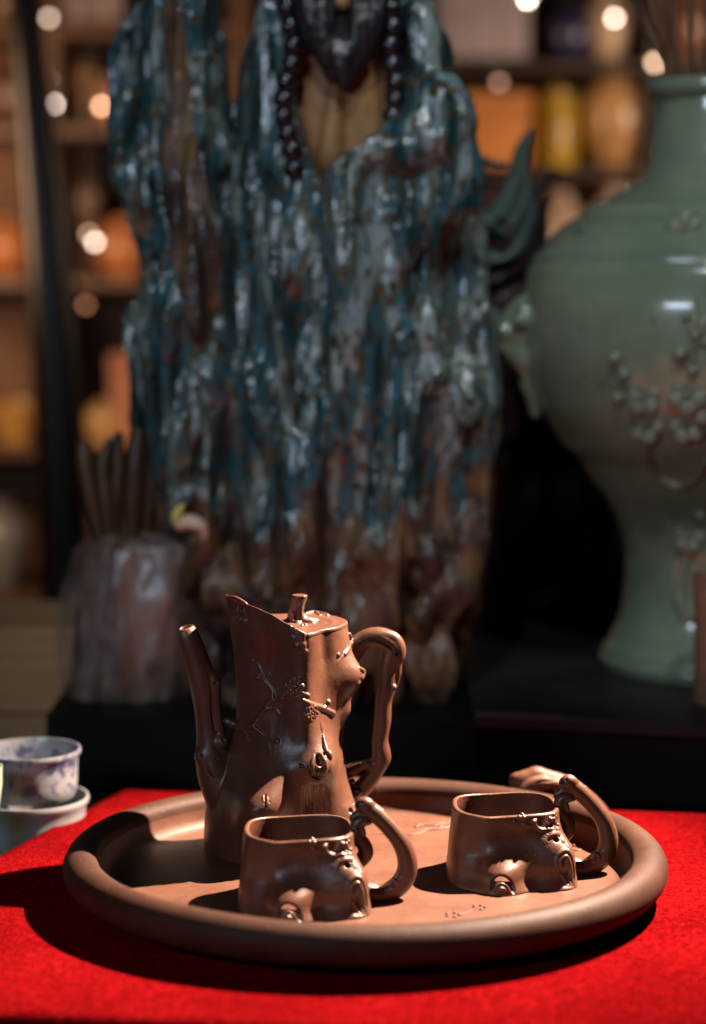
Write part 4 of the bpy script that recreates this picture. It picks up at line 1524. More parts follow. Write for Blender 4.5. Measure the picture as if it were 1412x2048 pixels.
def celadon():
    m, nt, b = new_mat('celadon_glaze')
    co = coords(nt)
    n1 = N(nt, 'ShaderNodeTexNoise', Scale=9, Detail=5, Roughness=0.6)
    n2 = N(nt, 'ShaderNodeTexNoise', Scale=120, Detail=3)
    n3 = N(nt, 'ShaderNodeTexNoise', Scale=26, Detail=3)
    for n in (n1, n2, n3):
        nt.links.new(co, n.inputs['Vector'])
    c = ramp(nt, n1.outputs[0], [(0.3, (0.115, 0.170, 0.110)), (0.5, (0.170, 0.220, 0.148)), (0.7, (0.235, 0.262, 0.178))])
    sp = ramp(nt, n2.outputs[0], [(0.66, (0, 0, 0)), (0.74, (1, 1, 1))])
    mx = N(nt, 'ShaderNodeMix', data_type='RGBA')
    nt.links.new(sp, mx.inputs[0])
    nt.links.new(c, mx.inputs[6])
    mx.inputs[7].default_value = (0.06, 0.085, 0.05, 1)
    nt.links.new(mx.outputs[2], b.inputs['Base Color'])
    b.inputs['Roughness'].default_value = 0.22
    b.inputs['Coat Weight'].default_value = 0.6
    b.inputs['Coat Roughness'].default_value = 0.07
    bp = N(nt, 'ShaderNodeBump', Strength=0.25, Distance=0.002)
    nt.links.new(n3.outputs[0], bp.inputs['Height'])
    nt.links.new(bp.outputs[0], b.inputs['Normal'])
    return m


CEL = celadon()
CELTAN = noise_mat('celadon_worn_tan', (0.12, 0.16, 0.11), (0.19, 0.195, 0.13), scale=50, rough=0.4, coat=0.1, bump=0.2)
vpx = [(1340, 1206), (1325, 1202), (1310, 1203), (1285, 1214), (1240, 1239), (1175, 1250), (1101, 1252), (1039, 1239), (980, 1206), (918, 1155), (886, 1134), (831, 1087), (767, 1066),
       (720, 1055), (682, 1051), (619, 1049), (576, 1053), (530, 1068), (521, 1071), (517, 1076), (509, 1082), (478, 1104), (450, 1135), (436, 1151), (424, 1166), (418, 1176), (410, 1184), (402, 1197), (384, 1235), (366, 1268), (358, 1284),
       (352, 1287), (346, 1288), (341, 1291), (320, 1295), (275, 1299), (230, 1303), (198, 1303), (194, 1300), (191, 1290), (180, 1287), (170, 1287), (165, 1291)]
vprof = []
for py, px in vpx:
    q = P(px, py, vy)
    vprof.append((VC[0] - q[0], q[2] - VC[2]))
vprof[0] = (vprof[0][0], 0.0)
zz_ = [b_ for a_, b_ in vprof]
for i in range(1, len(vprof)):
    if vprof[i][1] <= vprof[i - 1][1]:
        vprof[i] = (vprof[i][0], vprof[i - 1][1] + .001)
# incised rings
pr2 = []
for i in range(len(vprof) - 1):
    for t in np.linspace(0, 1, 4, endpoint=False):
        pr2.append((vprof[i][0] * (1 - t) + vprof[i + 1][0] * t, vprof[i][1] * (1 - t) + vprof[i + 1][1] * t))
pr2.append(vprof[-1])
pa = np.array(pr2)
kz = np.array([pa[:, 0]]).copy()
sm = np.convolve(np.pad(pa[:, 0], 3, mode='edge'), np.ones(7) / 7, mode='valid')
keep = pa[:, 1] > P(1290, 352, vy)[2] - VC[2]
pa[:, 0] = np.where(keep, pa[:, 0], sm)
pa[:, 0] += 0.045 * np.clip(pa[:, 0] - .07, 0, 1)
for py in (415, 512):
    zr = P(1100, py, vy)[2] - VC[2]
    pa[:, 0] += 0.0022 * np.exp(-((pa[:, 1] - zr) / .0022) ** 2) - 0.0018 * np.exp(-((pa[:, 1] - zr + .006) / .003) ** 2)
for py in (1290, 1310):
    zr = P(1100, py, vy)[2] - VC[2]
    pa[:, 0] += 0.002 * np.exp(-((pa[:, 1] - zr) / .003) ** 2)
prof = [tuple(q) for q in pa]
rt, zt_ = prof[-1]
prof += [(rt - .004, zt_ + .0015), (rt - .008, zt_), (rt - .010, zt_ - .01), (rt - .011, zt_ - .06), (rt + .005, zt_ - .09), (rt + .05, zt_ - .13), (rt + .05, zt_ - .2), (0.0, zt_ - .22)]
vase = thing('celadon_vase', VC, 'large pale green celadon vase with applied plum blossoms and lug handles', 'vase')
MB().lathe(tuple(VC), [(0, 0.0)] + prof, n=110, closed=True).build('vase_body', CEL, vase)


def vhit(px, py):
    ys = np.linspace(vy - .2, vy, 800)
    d = ray(px, py)
    Q_ = CAM[None] + d[None] * ((ys - CAM[1]) / d[1])[:, None]
    rho = np.hypot(Q_[:, 0] - VC[0], Q_[:, 1] - VC[1])
    v = rho - np.interp(Q_[:, 2] - VC[2], pa[:, 1], pa[:, 0])
    w = np.where(v < 0)[0]
    i = w[0] if len(w) else int(np.argmin(v))
    n = np.array([Q_[i][0] - VC[0], Q_[i][1] - VC[1], 0.0])
    return Q_[i], n / np.linalg.norm(n)


def vflower(px, py, r, ph=0.2, mat=None):
    p, n = vhit(px, py)
    u = np.cross(n, [0, 0, 1.0])
    w = np.cross(u, n)
    mb = MB()
    for i in range(5):
        t = ph + i * 2 * math.pi / 5
        c = p + (u * math.cos(t) + w * math.sin(t)) * r * .58 + n * .0005
        V0 = MB().ball((0, 0, 0), (1, 1, 1), 12, 8)
        M = np.array(V0.v)
        M = c + M[:, :1] * u * r * .50 + M[:, 1:2] * w * r * .50 + M[:, 2:3] * n * r * .15
        mb.add(M, V0.f)
    mb.ball(tuple(p + n * r * .22), r * .2, 8, 6)
    mb.build('blossom', mat or CELTAN, vase)


for a in ((1284, 793, .0150, .2), (1290, 852, .0138, .6), (1376, 790, .0150, .9), (1374, 852, .0132, .1), (1420, 820, .012, .4), (1368, 458, .0130, .3), (1160, 465, .0095, .5),
          (1408, 665, .0120, .4), (1378, 1075, .0125, .5), (1410, 1240, .012, .2)):
    vflower(*a)
for px, py, r in ((1233, 717, .0055), (1250, 750, .0052), (1238, 795, .0055), (1362, 708, .0060), (1392, 672, .0042), (1372, 635, .0032), (1386, 742, .0045), (1402, 1030, .004)):
    p, n = vhit(px, py)
    MB().ball(tuple(p + n * r * .3), r, 10, 8).build('flower_bud', CELTAN, vase)


def vstem(pts, rad):
    pp = [vhit(x, y) for x, y in pts]
    MB().tube(spline([p + n * .0012 for p, n in pp], 6), np.interp(np.linspace(0, 1, 6 * (len(pts) - 1) + 1), np.linspace(0, 1, len(rad)), rad), n=8).build('stem', CELTAN, vase)


vstem([(1392, 594), (1392, 640), (1388, 690), (1384, 740)], [.0016, .0024, .0022, .002])
vstem([(1300, 878), (1296, 915), (1312, 945), (1345, 968), (1378, 966), (1402, 945), (1412, 920)], [.003, .0044, .0046, .004, .0036, .0034, .003])
vstem([(1236, 720), (1252, 752), (1262, 775)], [.0016, .002, .002])
vstem([(1376, 1100), (1368, 1160), (1362, 1200), (1376, 1245)], [.002, .004, .005, .003])
vstem([(1384, 740), (1368, 720), (1360, 706)], [.0018, .0018, .0012])
# lug: a beast mask with a hanging tongue on the left flank, the same on the right
for sgn in (-1, 1):
    lp = lambda px, py, dy=0.0: (lambda q: np.array([VC[0] + sgn * (VC[0] - q[0]), vy - .02 + dy, q[2]]))(P(px, py, vy - .02))
    lo_ = np.minimum(lp(975, 560), lp(1120, 860)) - [.01, .035, .06]
    hi_ = np.maximum(lp(975, 560), lp(1120, 860)) + [.01, .035, .06]
    lg = Grid(lo_, hi_, 0.0022)
    lg.tube([lp(1065, 600), lp(1036, 630), lp(1018, 668), lp(1028, 705), lp(1062, 725)], [.006, .009, .009, .009, .008], .006, 0)
    lg.ball(lp(1050, 665), .013, .004, 0)
    lg.tube([lp(1030, 700), lp(1050, 755), lp(1066, 800), lp(1071, 832)], [.0075, .006, .0045, .003], .004, 0)
    lg.tube([lp(1010, 668, -.008), lp(996, 652, -.006)], [.006, .003], .004, 0)
    lg.ball(lp(1038, 640, -.016), .006, .002, 0)
    lg.ball(lp(1010, 694, -.006), .0065, .003, 0)
    lg.hole(lp(1015, 690, -.018), .006, .003)
    lg.hole(lp(1030, 760, -.004), .006, .002)
    lg.tube([lp(1040, 612, -.012), lp(1060, 640, -.014), lp(1066, 690, -.012)], [.004, .005, .003], .003, 0)
    lg.parts({0: ('lug_handle', CEL, None)}, vase)
# dry twigs standing in the vase
TWIG = noise_mat('dry_twig', (0.05, 0.022, 0.012), (0.12, 0.055, 0.03), scale=60, rough=0.6)
tw = thing('dry_twigs', (VC[0], vy, VC[2] + zt_ - .05), 'bare reddish-brown twigs standing in the mouth of the green vase', 'twigs')
for i, (x0, x1, yb_, rr) in enumerate(((1335, 1262, -.03, .0018), (1340, 1285, 0, .0020), (1352, 1330, -.02, .0016), (1358, 1342, .02, .0022), (1362, 1325, .03, .0015), (1378, 1390, -.01, .0020),
                                       (1390, 1376, .03, .0017), (1400, 1420, 0, .0020), (1420, 1450, -.02, .0018), (1345, 1240, .03, .0014), (1415, 1402, .04, .0018), (1430, 1480, .02, .0018))):
    p0 = P(x0 + 10, 330, vy + yb_ * .4)
    p1 = P(x0, 160, vy + yb_)
    p2 = P((x0 * .45 + x1 * .55), 60, vy + yb_)
    p3 = P(x1 + (x1 - x0) * .25, -110, vy + yb_ * 1.4)
    MB().tube(spline([p0, p1, p2, p3], 6), np.linspace(rr * 1.2, rr * .6, 19), n=7).build('twig', TWIG, tw)

# ------------------------------------------------------------------ tumbler at the right edge
TUM = noise_mat('tan_turned_wood', (0.19, 0.105, 0.06), (0.27, 0.155, 0.09), scale=14, vec=(1, 1, 5), rough=0.5, bump=0.1)
q = PZ(1432, 1405, ZS + .0086)
tr = P(1432 + 57, 1148, q[1])[0] - q[0]
tz = P(1432, 1148, q[1])[2] - q[2]
tumb = thing('tumbler', q, 'plain tan tumbler standing in front of the green vase at the right edge', 'tumbler')
MB().lathe(tuple(q), [(0, 0), (tr * .86, 0), (tr * .9, .002), (tr * .88, tz * .3), (tr * .90, tz * .6), (tr, tz * .97), (tr * .985, tz), (tr * .93, tz), (tr * .9, tz * .95), (tr * .8, tz * .4), (0, tz * .2)], n=64, closed=True).build('tumbler_body', TUM, tumb)

# ------------------------------------------------------------------ carved flame ornament behind the figure
ORN1 = noise_mat('grey_green_glaze', (0.05, 0.085, 0.08), (0.12, 0.16, 0.14), scale=25, rough=0.35, coat=.2)
ORN2 = noise_mat('dark_plum_glaze', (0.030, 0.016, 0.020), (0.075, 0.040, 0.046), scale=25, rough=0.35, coat=.2)
yo = 0.56
orn = thing('flame_ornament', P(1010, 600, yo), 'carved ceramic ornament with curling grey-green and plum flames behind the monk figure', 'ornament')


def flame(pts, rad, mat, dy=0.0, name='flame'):
    q = spline([P(x, y, yo + dy) for x, y in pts], 7)
    MB().tube(q, np.interp(np.linspace(0, 1, len(q)), np.linspace(0, 1, len(rad)), rad), n=12, flat=.6).build(name, mat, orn)


flame([(960, 470), (1000, 430), (1030, 370), (1045, 300), (1062, 258)], [.016, .020, .016, .012, .004], ORN1)
flame([(972, 380), (965, 345), (966, 318), (985, 326), (1015, 328)], [.009, .006, .005, .004, .003], ORN1, .01)
flame([(940, 430), (960, 400), (978, 352), (985, 345)], [.012, .009, .005, .002], ORN2, -.01)
flame([(985, 560), (1040, 520), (1068, 450), (1072, 390), (1092, 350), (1122, 344)], [.020, .018, .012, .009, .006, .002], ORN2, -.012)
flame([(985, 590), (1050, 545), (1080, 490), (1088, 420), (1104, 396)], [.016, .014, .010, .007, .002], ORN2, .012)
flame([(950, 430), (985, 450), (1010, 480), (1005, 520)], [.010, .013, .013, .008], ORN1, -.02)
flame([(1000, 520), (1020, 480), (1012, 445), (990, 440)], [.008, .009, .007, .003], ORN2, -.034)
flame([(1010, 470), (1040, 420), (1052, 380), (1050, 340)], [.016, .014, .009, .003], ORN1, -.026)
flame([(955, 500), (985, 520), (1030, 500), (1060, 440), (1066, 400)], [.012, .013, .012, .008, .002], ORN1, -.03)
flame([(968, 560), (958, 520), (962, 480), (955, 450)], [.012, .010, .007, .002], ORN2, -.03)
flame([(985, 640), (1000, 600), (1030, 575), (1040, 520)], [.022, .024, .018, .012], ORN2, 0)
MB().tube([P(985, 640, yo), P(985, 760, yo), P(985, 900, yo)], [.024, .018, .03], n=16).build('ornament_foot', ORN2, orn)

# ------------------------------------------------------------------ black cabinet behind the vase
cab = thing('black_cabinet', (P(1180, 1340, .76)[0], .80, ZS), 'open black wooden cabinet standing behind the green vase', 'cabinet')
zt2 = P(1100, 640, .76)[2]
x0c, x1c = P(975, 1000, .76)[0], .75
MB().box(((x0c + x1c) / 2, .96, (zt2 + ZS) / 2), (x1c - x0c, .012, zt2 - ZS)).build('back_panel', BLACKWOOD, cab, smooth=False)
MB().box(((x0c + x1c) / 2, .86, zt2 + .006), (x1c - x0c + .02, .22, .012), bev=.002).build('top_board', BLACKWOOD, cab, smooth=False)
MB().box(((x0c + x1c) / 2, .86, ZS + .004), (x1c - x0c, .20, .008)).build('bottom_board', BLACKWOOD, cab, smooth=False)
GREYPOST = noise_mat('worn_black_wood', (0.014, 0.012, 0.013), (0.026, 0.022, 0.022), scale=30, rough=0.4)
for px in (1004, 1172, 1700):
    xx = P(px, 1000, .765)[0]
    MB().box((xx, .765, (zt2 + ZS) / 2), (.011 if px == 1004 else .009, .02, zt2 - ZS - .016), bev=.002).build('post', GREYPOST, cab, smooth=False)

# ------------------------------------------------------------------ wrapped carving on the left
yw = 0.385
FILM, nt, b_ = new_mat('crumpled_clear_film')
for n in list(nt.nodes):
    if n.type == 'BSDF_PRINCIPLED':
        nt.nodes.remove(n)
gl = N(nt, 'ShaderNodeBsdfGlossy', Roughness=0.38)
gl.inputs['Color'].default_value = (.85, .82, .85, 1)
df = nt.nodes.new('ShaderNodeBsdfDiffuse')
df.inputs['Color'].default_value = (.44, .33, .27, 1)
ms1 = N(nt, 'ShaderNodeMixShader')
ms1.inputs[0].default_value = .72
nt.links.new(gl.outputs[0], ms1.inputs[1])
nt.links.new(df.outputs[0], ms1.inputs[2])
trn = nt.nodes.new('ShaderNodeBsdfTransparent')
ms2 = N(nt, 'ShaderNodeMixShader')
co = coords(nt, (1, 1, .18))
nn_ = N(nt, 'ShaderNodeTexNoise', Scale=26, Detail=3, Distortion=1.0)
nt.links.new(co, nn_.inputs['Vector'])
rp = ramp(nt, nn_.outputs[0], [(.42, (.14, .14, .14)), (.64, (.62, .62, .62))])
nt.links.new(rp, ms2.inputs[0])
nt.links.new(trn.outputs[0], ms2.inputs[1])
nt.links.new(ms1.outputs[0], ms2.inputs[2])
bp = N(nt, 'ShaderNodeBump', Strength=.5, Distance=.004)
nt.links.new(nn_.outputs[0], bp.inputs['Height'])
nt.links.new(bp.outputs[0], gl.inputs['Normal'])
nt.links.new(ms2.outputs[0], nt.nodes['Material Output'].inputs['Surface'])
WOODC = noise_mat('brown_carved_wood', (0.045, 0.022, 0.012), (0.12, 0.062, 0.03), scale=22, vec=(1, 1, .3), rough=0.4, bump=.4, bdist=.002)


def lumpy(rows_, y, depth, name, mat, parent, amp, seed, n=120, m=110, floor=ZS, p=2.4):
    yy, (l, r) = mono(rows_, m)
    V = []
    nz_ = noise3((m, n + 1), (3, 14), seed, 3)
    nz_[:, -1] = nz_[:, 0]
    for j in range(m):
        a, b2 = P(l[j], yy[j], y), P(r[j], yy[j], y)
        cx_, hw_ = (a[0] + b2[0]) / 2, (b2[0] - a[0]) / 2
        f = 1 - 0.75 * max(0, 1 - j / 8) ** 2
        for i in range(n):
            t = 2 * math.pi * i / n
            c, s_ = math.cos(t), math.sin(t)
            k_ = 1 / ((abs(c)) ** p + abs(s_) ** p) ** (1 / p)
            q_ = 1 + amp * nz_[j, i]
            V.append((cx_ + c * k_ * hw_ * q_, y + s_ * k_ * depth * f * q_, max(a[2], floor)))
    ii = np.arange(m * n).reshape(m, n)
    jj = np.roll(ii, -1, axis=1)
    Q_ = np.stack([ii[:-1], ii[1:], jj[1:], jj[:-1]], -1).reshape(-1, 4)
    return mesh_np(name, np.array(V), Q_, mat, parent)


wr = thing('wrapped_carving', (P(270, 1400, yw)[0], yw, ZS), 'brown wood carving wrapped in crumpled clear plastic, dark prongs sticking out on top', 'carving')
lumpy([(1085, 190, 300), (1110, 160, 340), (1200, 150, 350), (1300, 145, 350), (1380, 145, 350), (1425, 150, 345)], yw, .036, 'carved_block', WOODC, wr, .10, 21)
lumpy([(1062, 215, 335), (1080, 172, 395), (1110, 148, 418), (1180, 132, 416), (1260, 120, 402), (1340, 120, 394), (1400, 133, 385), (1428, 140, 372)], yw, .047, 'plastic_wrap', FILM, wr, .17, 22)
for i, (a, rad) in enumerate((([(205, 1100), (185, 1000), (172, 930), (168, 885)], [.007, .0095, .0095, .008]), ([(215, 1100), (212, 1000), (206, 930), (222, 878)], [.007, .010, .008, .005]),
                              ([(228, 1100), (232, 1000), (238, 930), (236, 865)], [.007, .008, .008, .006]), ([(262, 1110), (268, 1000), (272, 930), (278, 856)], [.010, .013, .013, .010]),
                              ([(285, 1090), (296, 1010), (298, 930), (292, 862)], [.006, .008, .008, .006]), ([(240, 1100), (222, 1020), (196, 950), (190, 900)], [.004, .005, .005, .003]))):
    q = spline([P(x, y, yw + .008 * (i % 3 - 1)) for x, y in a], 6)
    MB().tube(q, np.interp(np.linspace(0, 1, len(q)), np.linspace(0, 1, 4), rad), n=12, flat=.7).build('wooden_prong', WOODC, wr)
YEL = noise_mat('yellow_paper', (0.62, 0.55, 0.10), (0.75, 0.68, 0.2), scale=30, rough=0.6)
PEA = noise_mat('peach_paper', (0.60, 0.36, 0.22), (0.80, 0.60, 0.45), scale=60, rough=0.6)
# small porcelain charm: yellow leaf and peach fruit
ch_ = thing('fruit_charm', P(380, 1050, .300), 'small bright yellow and peach ceramic fruit charm above the wrapped carving', 'charm')
lf = spline([P(350, 1042, .300), P(357, 1022, .298), P(370, 1006, .298)], 6)
MB().tube(lf, np.interp(np.linspace(0, 1, 13), [0, .3, .7, 1], [.007, .009, .006, .001]), n=12, flat=.5).build('leaf', YEL, ch_)
MB().tube(spline([P(356, 1048, .301), P(380, 1044, .299), P(402, 1052, .299), P(410, 1072, .301)], 6), np.interp(np.linspace(0, 1, 19), [0, .3, .7, 1], [.008, .009, .007, .005]), n=12, flat=.7).build('fruit', PEA, ch_)

# ------------------------------------------------------------------ cardboard boxes far left
CARD = noise_mat('brown_cardboard', (0.34, 0.18, 0.08), (0.42, 0.235, 0.11), scale=12, vec=(1, 1, 12), rough=0.75, bump=.1)
yb2 = 0.50
zlow = P(0, 1432, yb2 - .06)[2]
bx = MB().box((P(10, 1400, yb2)[0] - .08, yb2 + .02, (zlow - .025) / 2), (P(84, 1440, yb2)[0] - P(10, 1440, yb2)[0] + .24, .17, zlow + .025 - .0005), bev=.0012).build('cardboard_box', CARD, None, smooth=False)
tag(bx, 'lower brown cardboard box on the table behind the blue-and-white bowls', 'box', 'cardboard boxes')
ztop2 = P(0, 1262, yb2 - .06)[2]
bx2 = MB().box((P(10, 1400, yb2)[0] - .06, yb2 + .02, (zlow + ztop2) / 2 + .0006), (P(140, 1440, yb2)[0] - P(10, 1440, yb2)[0] + .22, .15, ztop2 - zlow - .001), rz=.05, bev=.0012).build('cardboard_box', CARD, None, smooth=False)
tag(bx2, 'upper, wider brown cardboard box left of the plastic-wrapped carving', 'box', 'cardboard boxes')

# ------------------------------------------------------------------ blue-and-white porcelain
def porcelain(name, bands):
    m, nt, b = new_mat(name)
    tc = nt.nodes.new('ShaderNodeTexCoord')
    n = N(nt, 'ShaderNodeTexNoise', Scale=120, Detail=5, Roughness=0.65, Distortion=0.4)
    mp = nt.nodes.new('ShaderNodeMapping')
    mp.inputs['Scale'].default_value = (1, 1, .8)
    nt.links.new(tc.outputs['Object'], mp.inputs[0])
    nt.links.new(mp.outputs[0], n.inputs['Vector'])
    pat = ramp(nt, n.outputs[0], [(.49, (0, 0, 0)), (.57, (.85, .85, .85))])
    sx = N(nt, 'ShaderNodeSeparateXYZ')
    nt.links.new(tc.outputs['Object'], sx.inputs[0])
    br = nt.nodes.new('ShaderNodeValToRGB')
    br.color_ramp.interpolation = 'LINEAR'
    els = br.color_ramp.elements
    while len(els) < len(bands):
        els.new(.5)
    for e, (p, v) in zip(els, bands):
        e.position = p
        e.color = (v, v, v, 1)
    mr = N(nt, 'ShaderNodeMapRange')
    mr.inputs['From Max'].default_value = .06
    nt.links.new(sx.outputs[2], mr.inputs[0])
    nt.links.new(mr.outputs[0], br.inputs[0])
    mu = N(nt, 'ShaderNodeMath', operation='MULTIPLY')
    nt.links.new(pat, mu.inputs[0])
    nt.links.new(br.outputs[0], mu.inputs[1])
    mx = N(nt, 'ShaderNodeMix', data_type='RGBA')
    nt.links.new(mu.outputs[0], mx.inputs[0])
    mx.inputs[6].default_value = (.24, .25, .27, 1)
    mx.inputs[7].default_value = (.010, .028, .13, 1)
    nt.links.new(mx.outputs[2], b.inputs['Base Color'])
    b.inputs['Roughness'].default_value = .32
    b.inputs['Coat Weight'].default_value = .1
    b.inputs['Coat Roughness'].default_value = .1
    return m


def bowl(cpx, foot_py, y, rpx, top_py, mat, name, label, z0, lower=None):
    c = np.array([P(cpx, foot_py, y)[0], y, z0])
    rr = (P(cpx + rpx, foot_py, y)[0] - c[0])
    h_ = P(cpx, top_py, y)[2] - z0
    pf = [(0, 0), (rr * .86, 0), (rr * .88, .0015), (rr * .90, h_ * .08), (rr * .93, h_ * .3), (rr * .94, h_ * .62), (rr * .955, h_ * .84), (rr * 1.0, h_ * .90), (rr * 1.01, h_ * .95), (rr, h_), (rr * .965, h_ * 1.0),
          (rr * .94, h_ * .93), (rr * .90, h_ * .6), (rr * .86, h_ * .3), (rr * .7, h_ * .16), (0, h_ * .14)]
    t = thing(name, c, label, 'bowl')
    MB().lathe(tuple(c), pf, n=72, closed=True).build(name + '_body', mat, t)
    return c, rr, h_


PORC1 = porcelain('blue_painted_porcelain', [(0.0, 0.0), (.12, .9), (.45, 1), (.56, .3), (.62, 0), (1.0, 0.0)])
PORC2 = porcelain('white_porcelain', [(0.0, 0.0), (.3, 0), (.4, 0), (.5, .2), (.55, 0)])
ybw = 0.118
c, rr, h_ = bowl(62, 1674, ybw, 116, 1592, PORC2, 'porcelain_jar', 'white porcelain jar under the painted bowl, left of the red cloth', -0.0248)
ring = MB().lathe(tuple(c), [(rr * .945, h_ * .78), (rr * .949, h_ * .80), (rr * .952, h_ * .83), (rr * .947, h_ * .835)], n=72, closed=True)
BLUE = noise_mat('cobalt_band', (.03, .04, .2), (.06, .07, .26), scale=60, rough=.2)
ring.build('blue_band', BLUE, [o for o in S.objects if o.name == 'porcelain_jar'][0])
bowl(62, 1582, ybw, 100, 1497, PORC1, 'porcelain_bowl', 'blue-and-white landscape bowl stacked on the white porcelain jar', -0.0248 + h_ + .0004)
GRN = noise_mat('pale_jade_glaze', (.22, .27, .2), (.3, .35, .27), scale=40, rough=.2, coat=.4)
gc = P(-34, 1600, .04)
gcz = thing('jade_cup', (gc[0], .04, -0.0248), 'pale green glazed cup just entering at the left edge before the bowls', 'cup')
hz_ = P(-34, 1532, .04)[2] + .0248
gr_ = .0125
MB().lathe((gc[0], .04, -0.0248), [(0, 0), (gr_ * .5, 0), (gr_ * .5, hz_ * .5), (gr_ * .8, hz_ * .62), (gr_, hz_ * .85), (gr_ * 1.02, hz_), (gr_ * .95, hz_), (gr_ * .8, hz_ * .72), (0, hz_ * .6)], n=48, closed=True).build('jade_cup_body', GRN, gcz)

# ------------------------------------------------------------------ the shop behind, far out of focus
FLOORM = noise_mat('dark_shop_floor', (.03, .02, .015), (.06, .04, .03), scale=3, rough=.5)
fl = MB().box((0, 2.0, -0.86), (8, 8, .02)).build('floor', FLOORM, None, smooth=False)
tag(fl, kind='structure')
WALLM = noise_mat('warm_brown_plaster', (.12, .060, .038), (.34, .19, .12), scale=5, rough=.8)
wl = MB().box((0, 4.2, .7), (8, .1, 3.1)).build('wall', WALLM, None, smooth=False)
tag(wl, kind='structure')
SHELFW = noise_mat('orange_brown_shelf_wood', (.09, .042, .022), (.15, .072, .036), scale=5, vec=(.4, 1, 6), rough=.45)
SHELFD = noise_mat('dark_shelf_wood', (.03, .018, .012), (.06, .035, .022), scale=5, rough=.45)


def cabinet(name, label, xl, xr, y, boards, uprights, mat, ztop_px=-220, back=None):
    z_of = lambda py: P(700, py, y)[2]
    xa, xb = P(xl, 500, y)[0], P(xr, 500, y)[0]
    t = thing(name, ((xa + xb) / 2, y + .15, -.85), label, 'shelf unit')
    zt = z_of(ztop_px)
    MB().box(((xa + xb) / 2, y + .30, (zt - .85) / 2), (xb - xa, .012, zt + .85)).build('back_panel', back or mat, t, smooth=False)
    for py in boards:
        MB().box(((xa + xb) / 2, y + .147, z_of(py)), (xb - xa, .29, .018), bev=.002).build('shelf_board', mat, t, smooth=False)
    for px in uprights:
        MB().box((P(px, 500, y)[0], y + .146, (zt - .85) / 2), (.022, .292, zt + .85), bev=.002).build('upright', mat, t, smooth=False)
    return z_of


yl = 2.25
LB = [60, 262, 566, 905, 1200]
zl = cabinet('display_shelf', 'brown display shelf with lit wares far behind on the left', -260, 480, yl, LB, (-262, 110, 482), SHELFW, back=WALLM)
yr = 2.35
RB = [132, 345, 600]
zr_ = cabinet('display_shelf', 'brown display shelf with jars far behind the green vase', 860, 1800, yr, RB, (858, 1302, 1802), SHELFD, back=WALLM)


def jar(px, foot, rpx, hpx, y, col, label, cat='jar', kind='jar', name=None, group=None, shape=0, rough=.3):
    """a lathe-turned vessel standing on a shelf; size in photo pixels at its depth"""
    c = P(px, foot, y)
    s_ = (y - CAM[1]) / FPX * 1.0
    r, h = rpx * s_, hpx * s_
    shapes = [
        [(0, 0), (.5, 0), (.62, .04), (.9, .3), (1, .55), (.9, .78), (.55, .9), (.42, .94), (.42, 1.0), (.34, 1.0), (.34, .9), (0, .3)],
        [(0, 0), (.95, 0), (1, .03), (1, .80), (.93, .86), (.7, .88), (.7, .92), (.95, .93), (.95, .97), (.3, 1.0), (.12, 1.02), (0, 1.03)],
        [(0, 0), (.45, 0), (.5, .05), (.38, .25), (.62, .5), (1, .8), (.92, .9), (.4, .95), (.5, 1.0), (.4, 1.0), (0, .8)],
        [(0, 0), (.5, 0), (.55, .08), (.8, .4), (1, .9), (1.02, 1.0), (.95, 1.0), (.75, .5), (0, .2)],
        [(0, 0), (.35, 0), (.36, .05), (.72, .12), (.95, .32), (1, .5), (.95, .68), (.72, .88), (.36, .95), (.35, 1.0), (.28, 1.0), (.3, .9), (0, .6)],
    ]
    m = noise_mat(label.replace(' ', '_')[:40], tuple(x * .5 for x in col), tuple(x * .85 for x in col), scale=18, rough=rough, coat=.3)
    t = thing(name or kind, c, label, cat, group)
    MB().lathe(tuple(c), [(a * r, b2 * h) for a, b2 in shapes[shape]], n=28, closed=True).build('vessel_body', m, t)
    if shape == 1:
        MB().ball((c[0], c[1], c[2] + h * 1.05), r * .16, 10, 7).build('lid_knob', m, t)
    elif shape in (0, 2):
        MB().lathe((c[0], c[1], c[2]), [(.43 * r, .985 * h), (.5 * r, .99 * h), (.5 * r, 1.01 * h), (.36 * r, 1.01 * h)], n=28, closed=True).build('rim_ring', m, t)
    else:
        MB().lathe(tuple(c), [(.5 * r, 0), (.53 * r, .0), (.53 * r, .04 * h), (.5 * r, .04 * h)], n=28, closed=True).build('foot_ring', m, t)


def carton(px, foot, wpx, hpx, y, col, label, depth=.12, lid=True):
    c = P(px, foot, y)
    s_ = (y - CAM[1]) / FPX
    w, h = wpx * s_, hpx * s_
    m = noise_mat(label.replace(' ', '_')[:40], tuple(x * .55 for x in col), tuple(x * .8 for x in col), scale=9, rough=.55)
    t = thing('gift_box', c, label, 'box')
    MB().box((c[0], c[1], c[2] + h * .39), (w, depth, h * .78), bev=.002).build('box_base', m, t, smooth=False)
    MB().box((c[0], c[1], c[2] + h * .89), (w * 1.03, depth * 1.04, h * .215), bev=.002).build('box_lid', m, t, smooth=False)


f = yl + .08
top = lambda i: LB[i] - 5.5
fb_ = lambda py, y: py
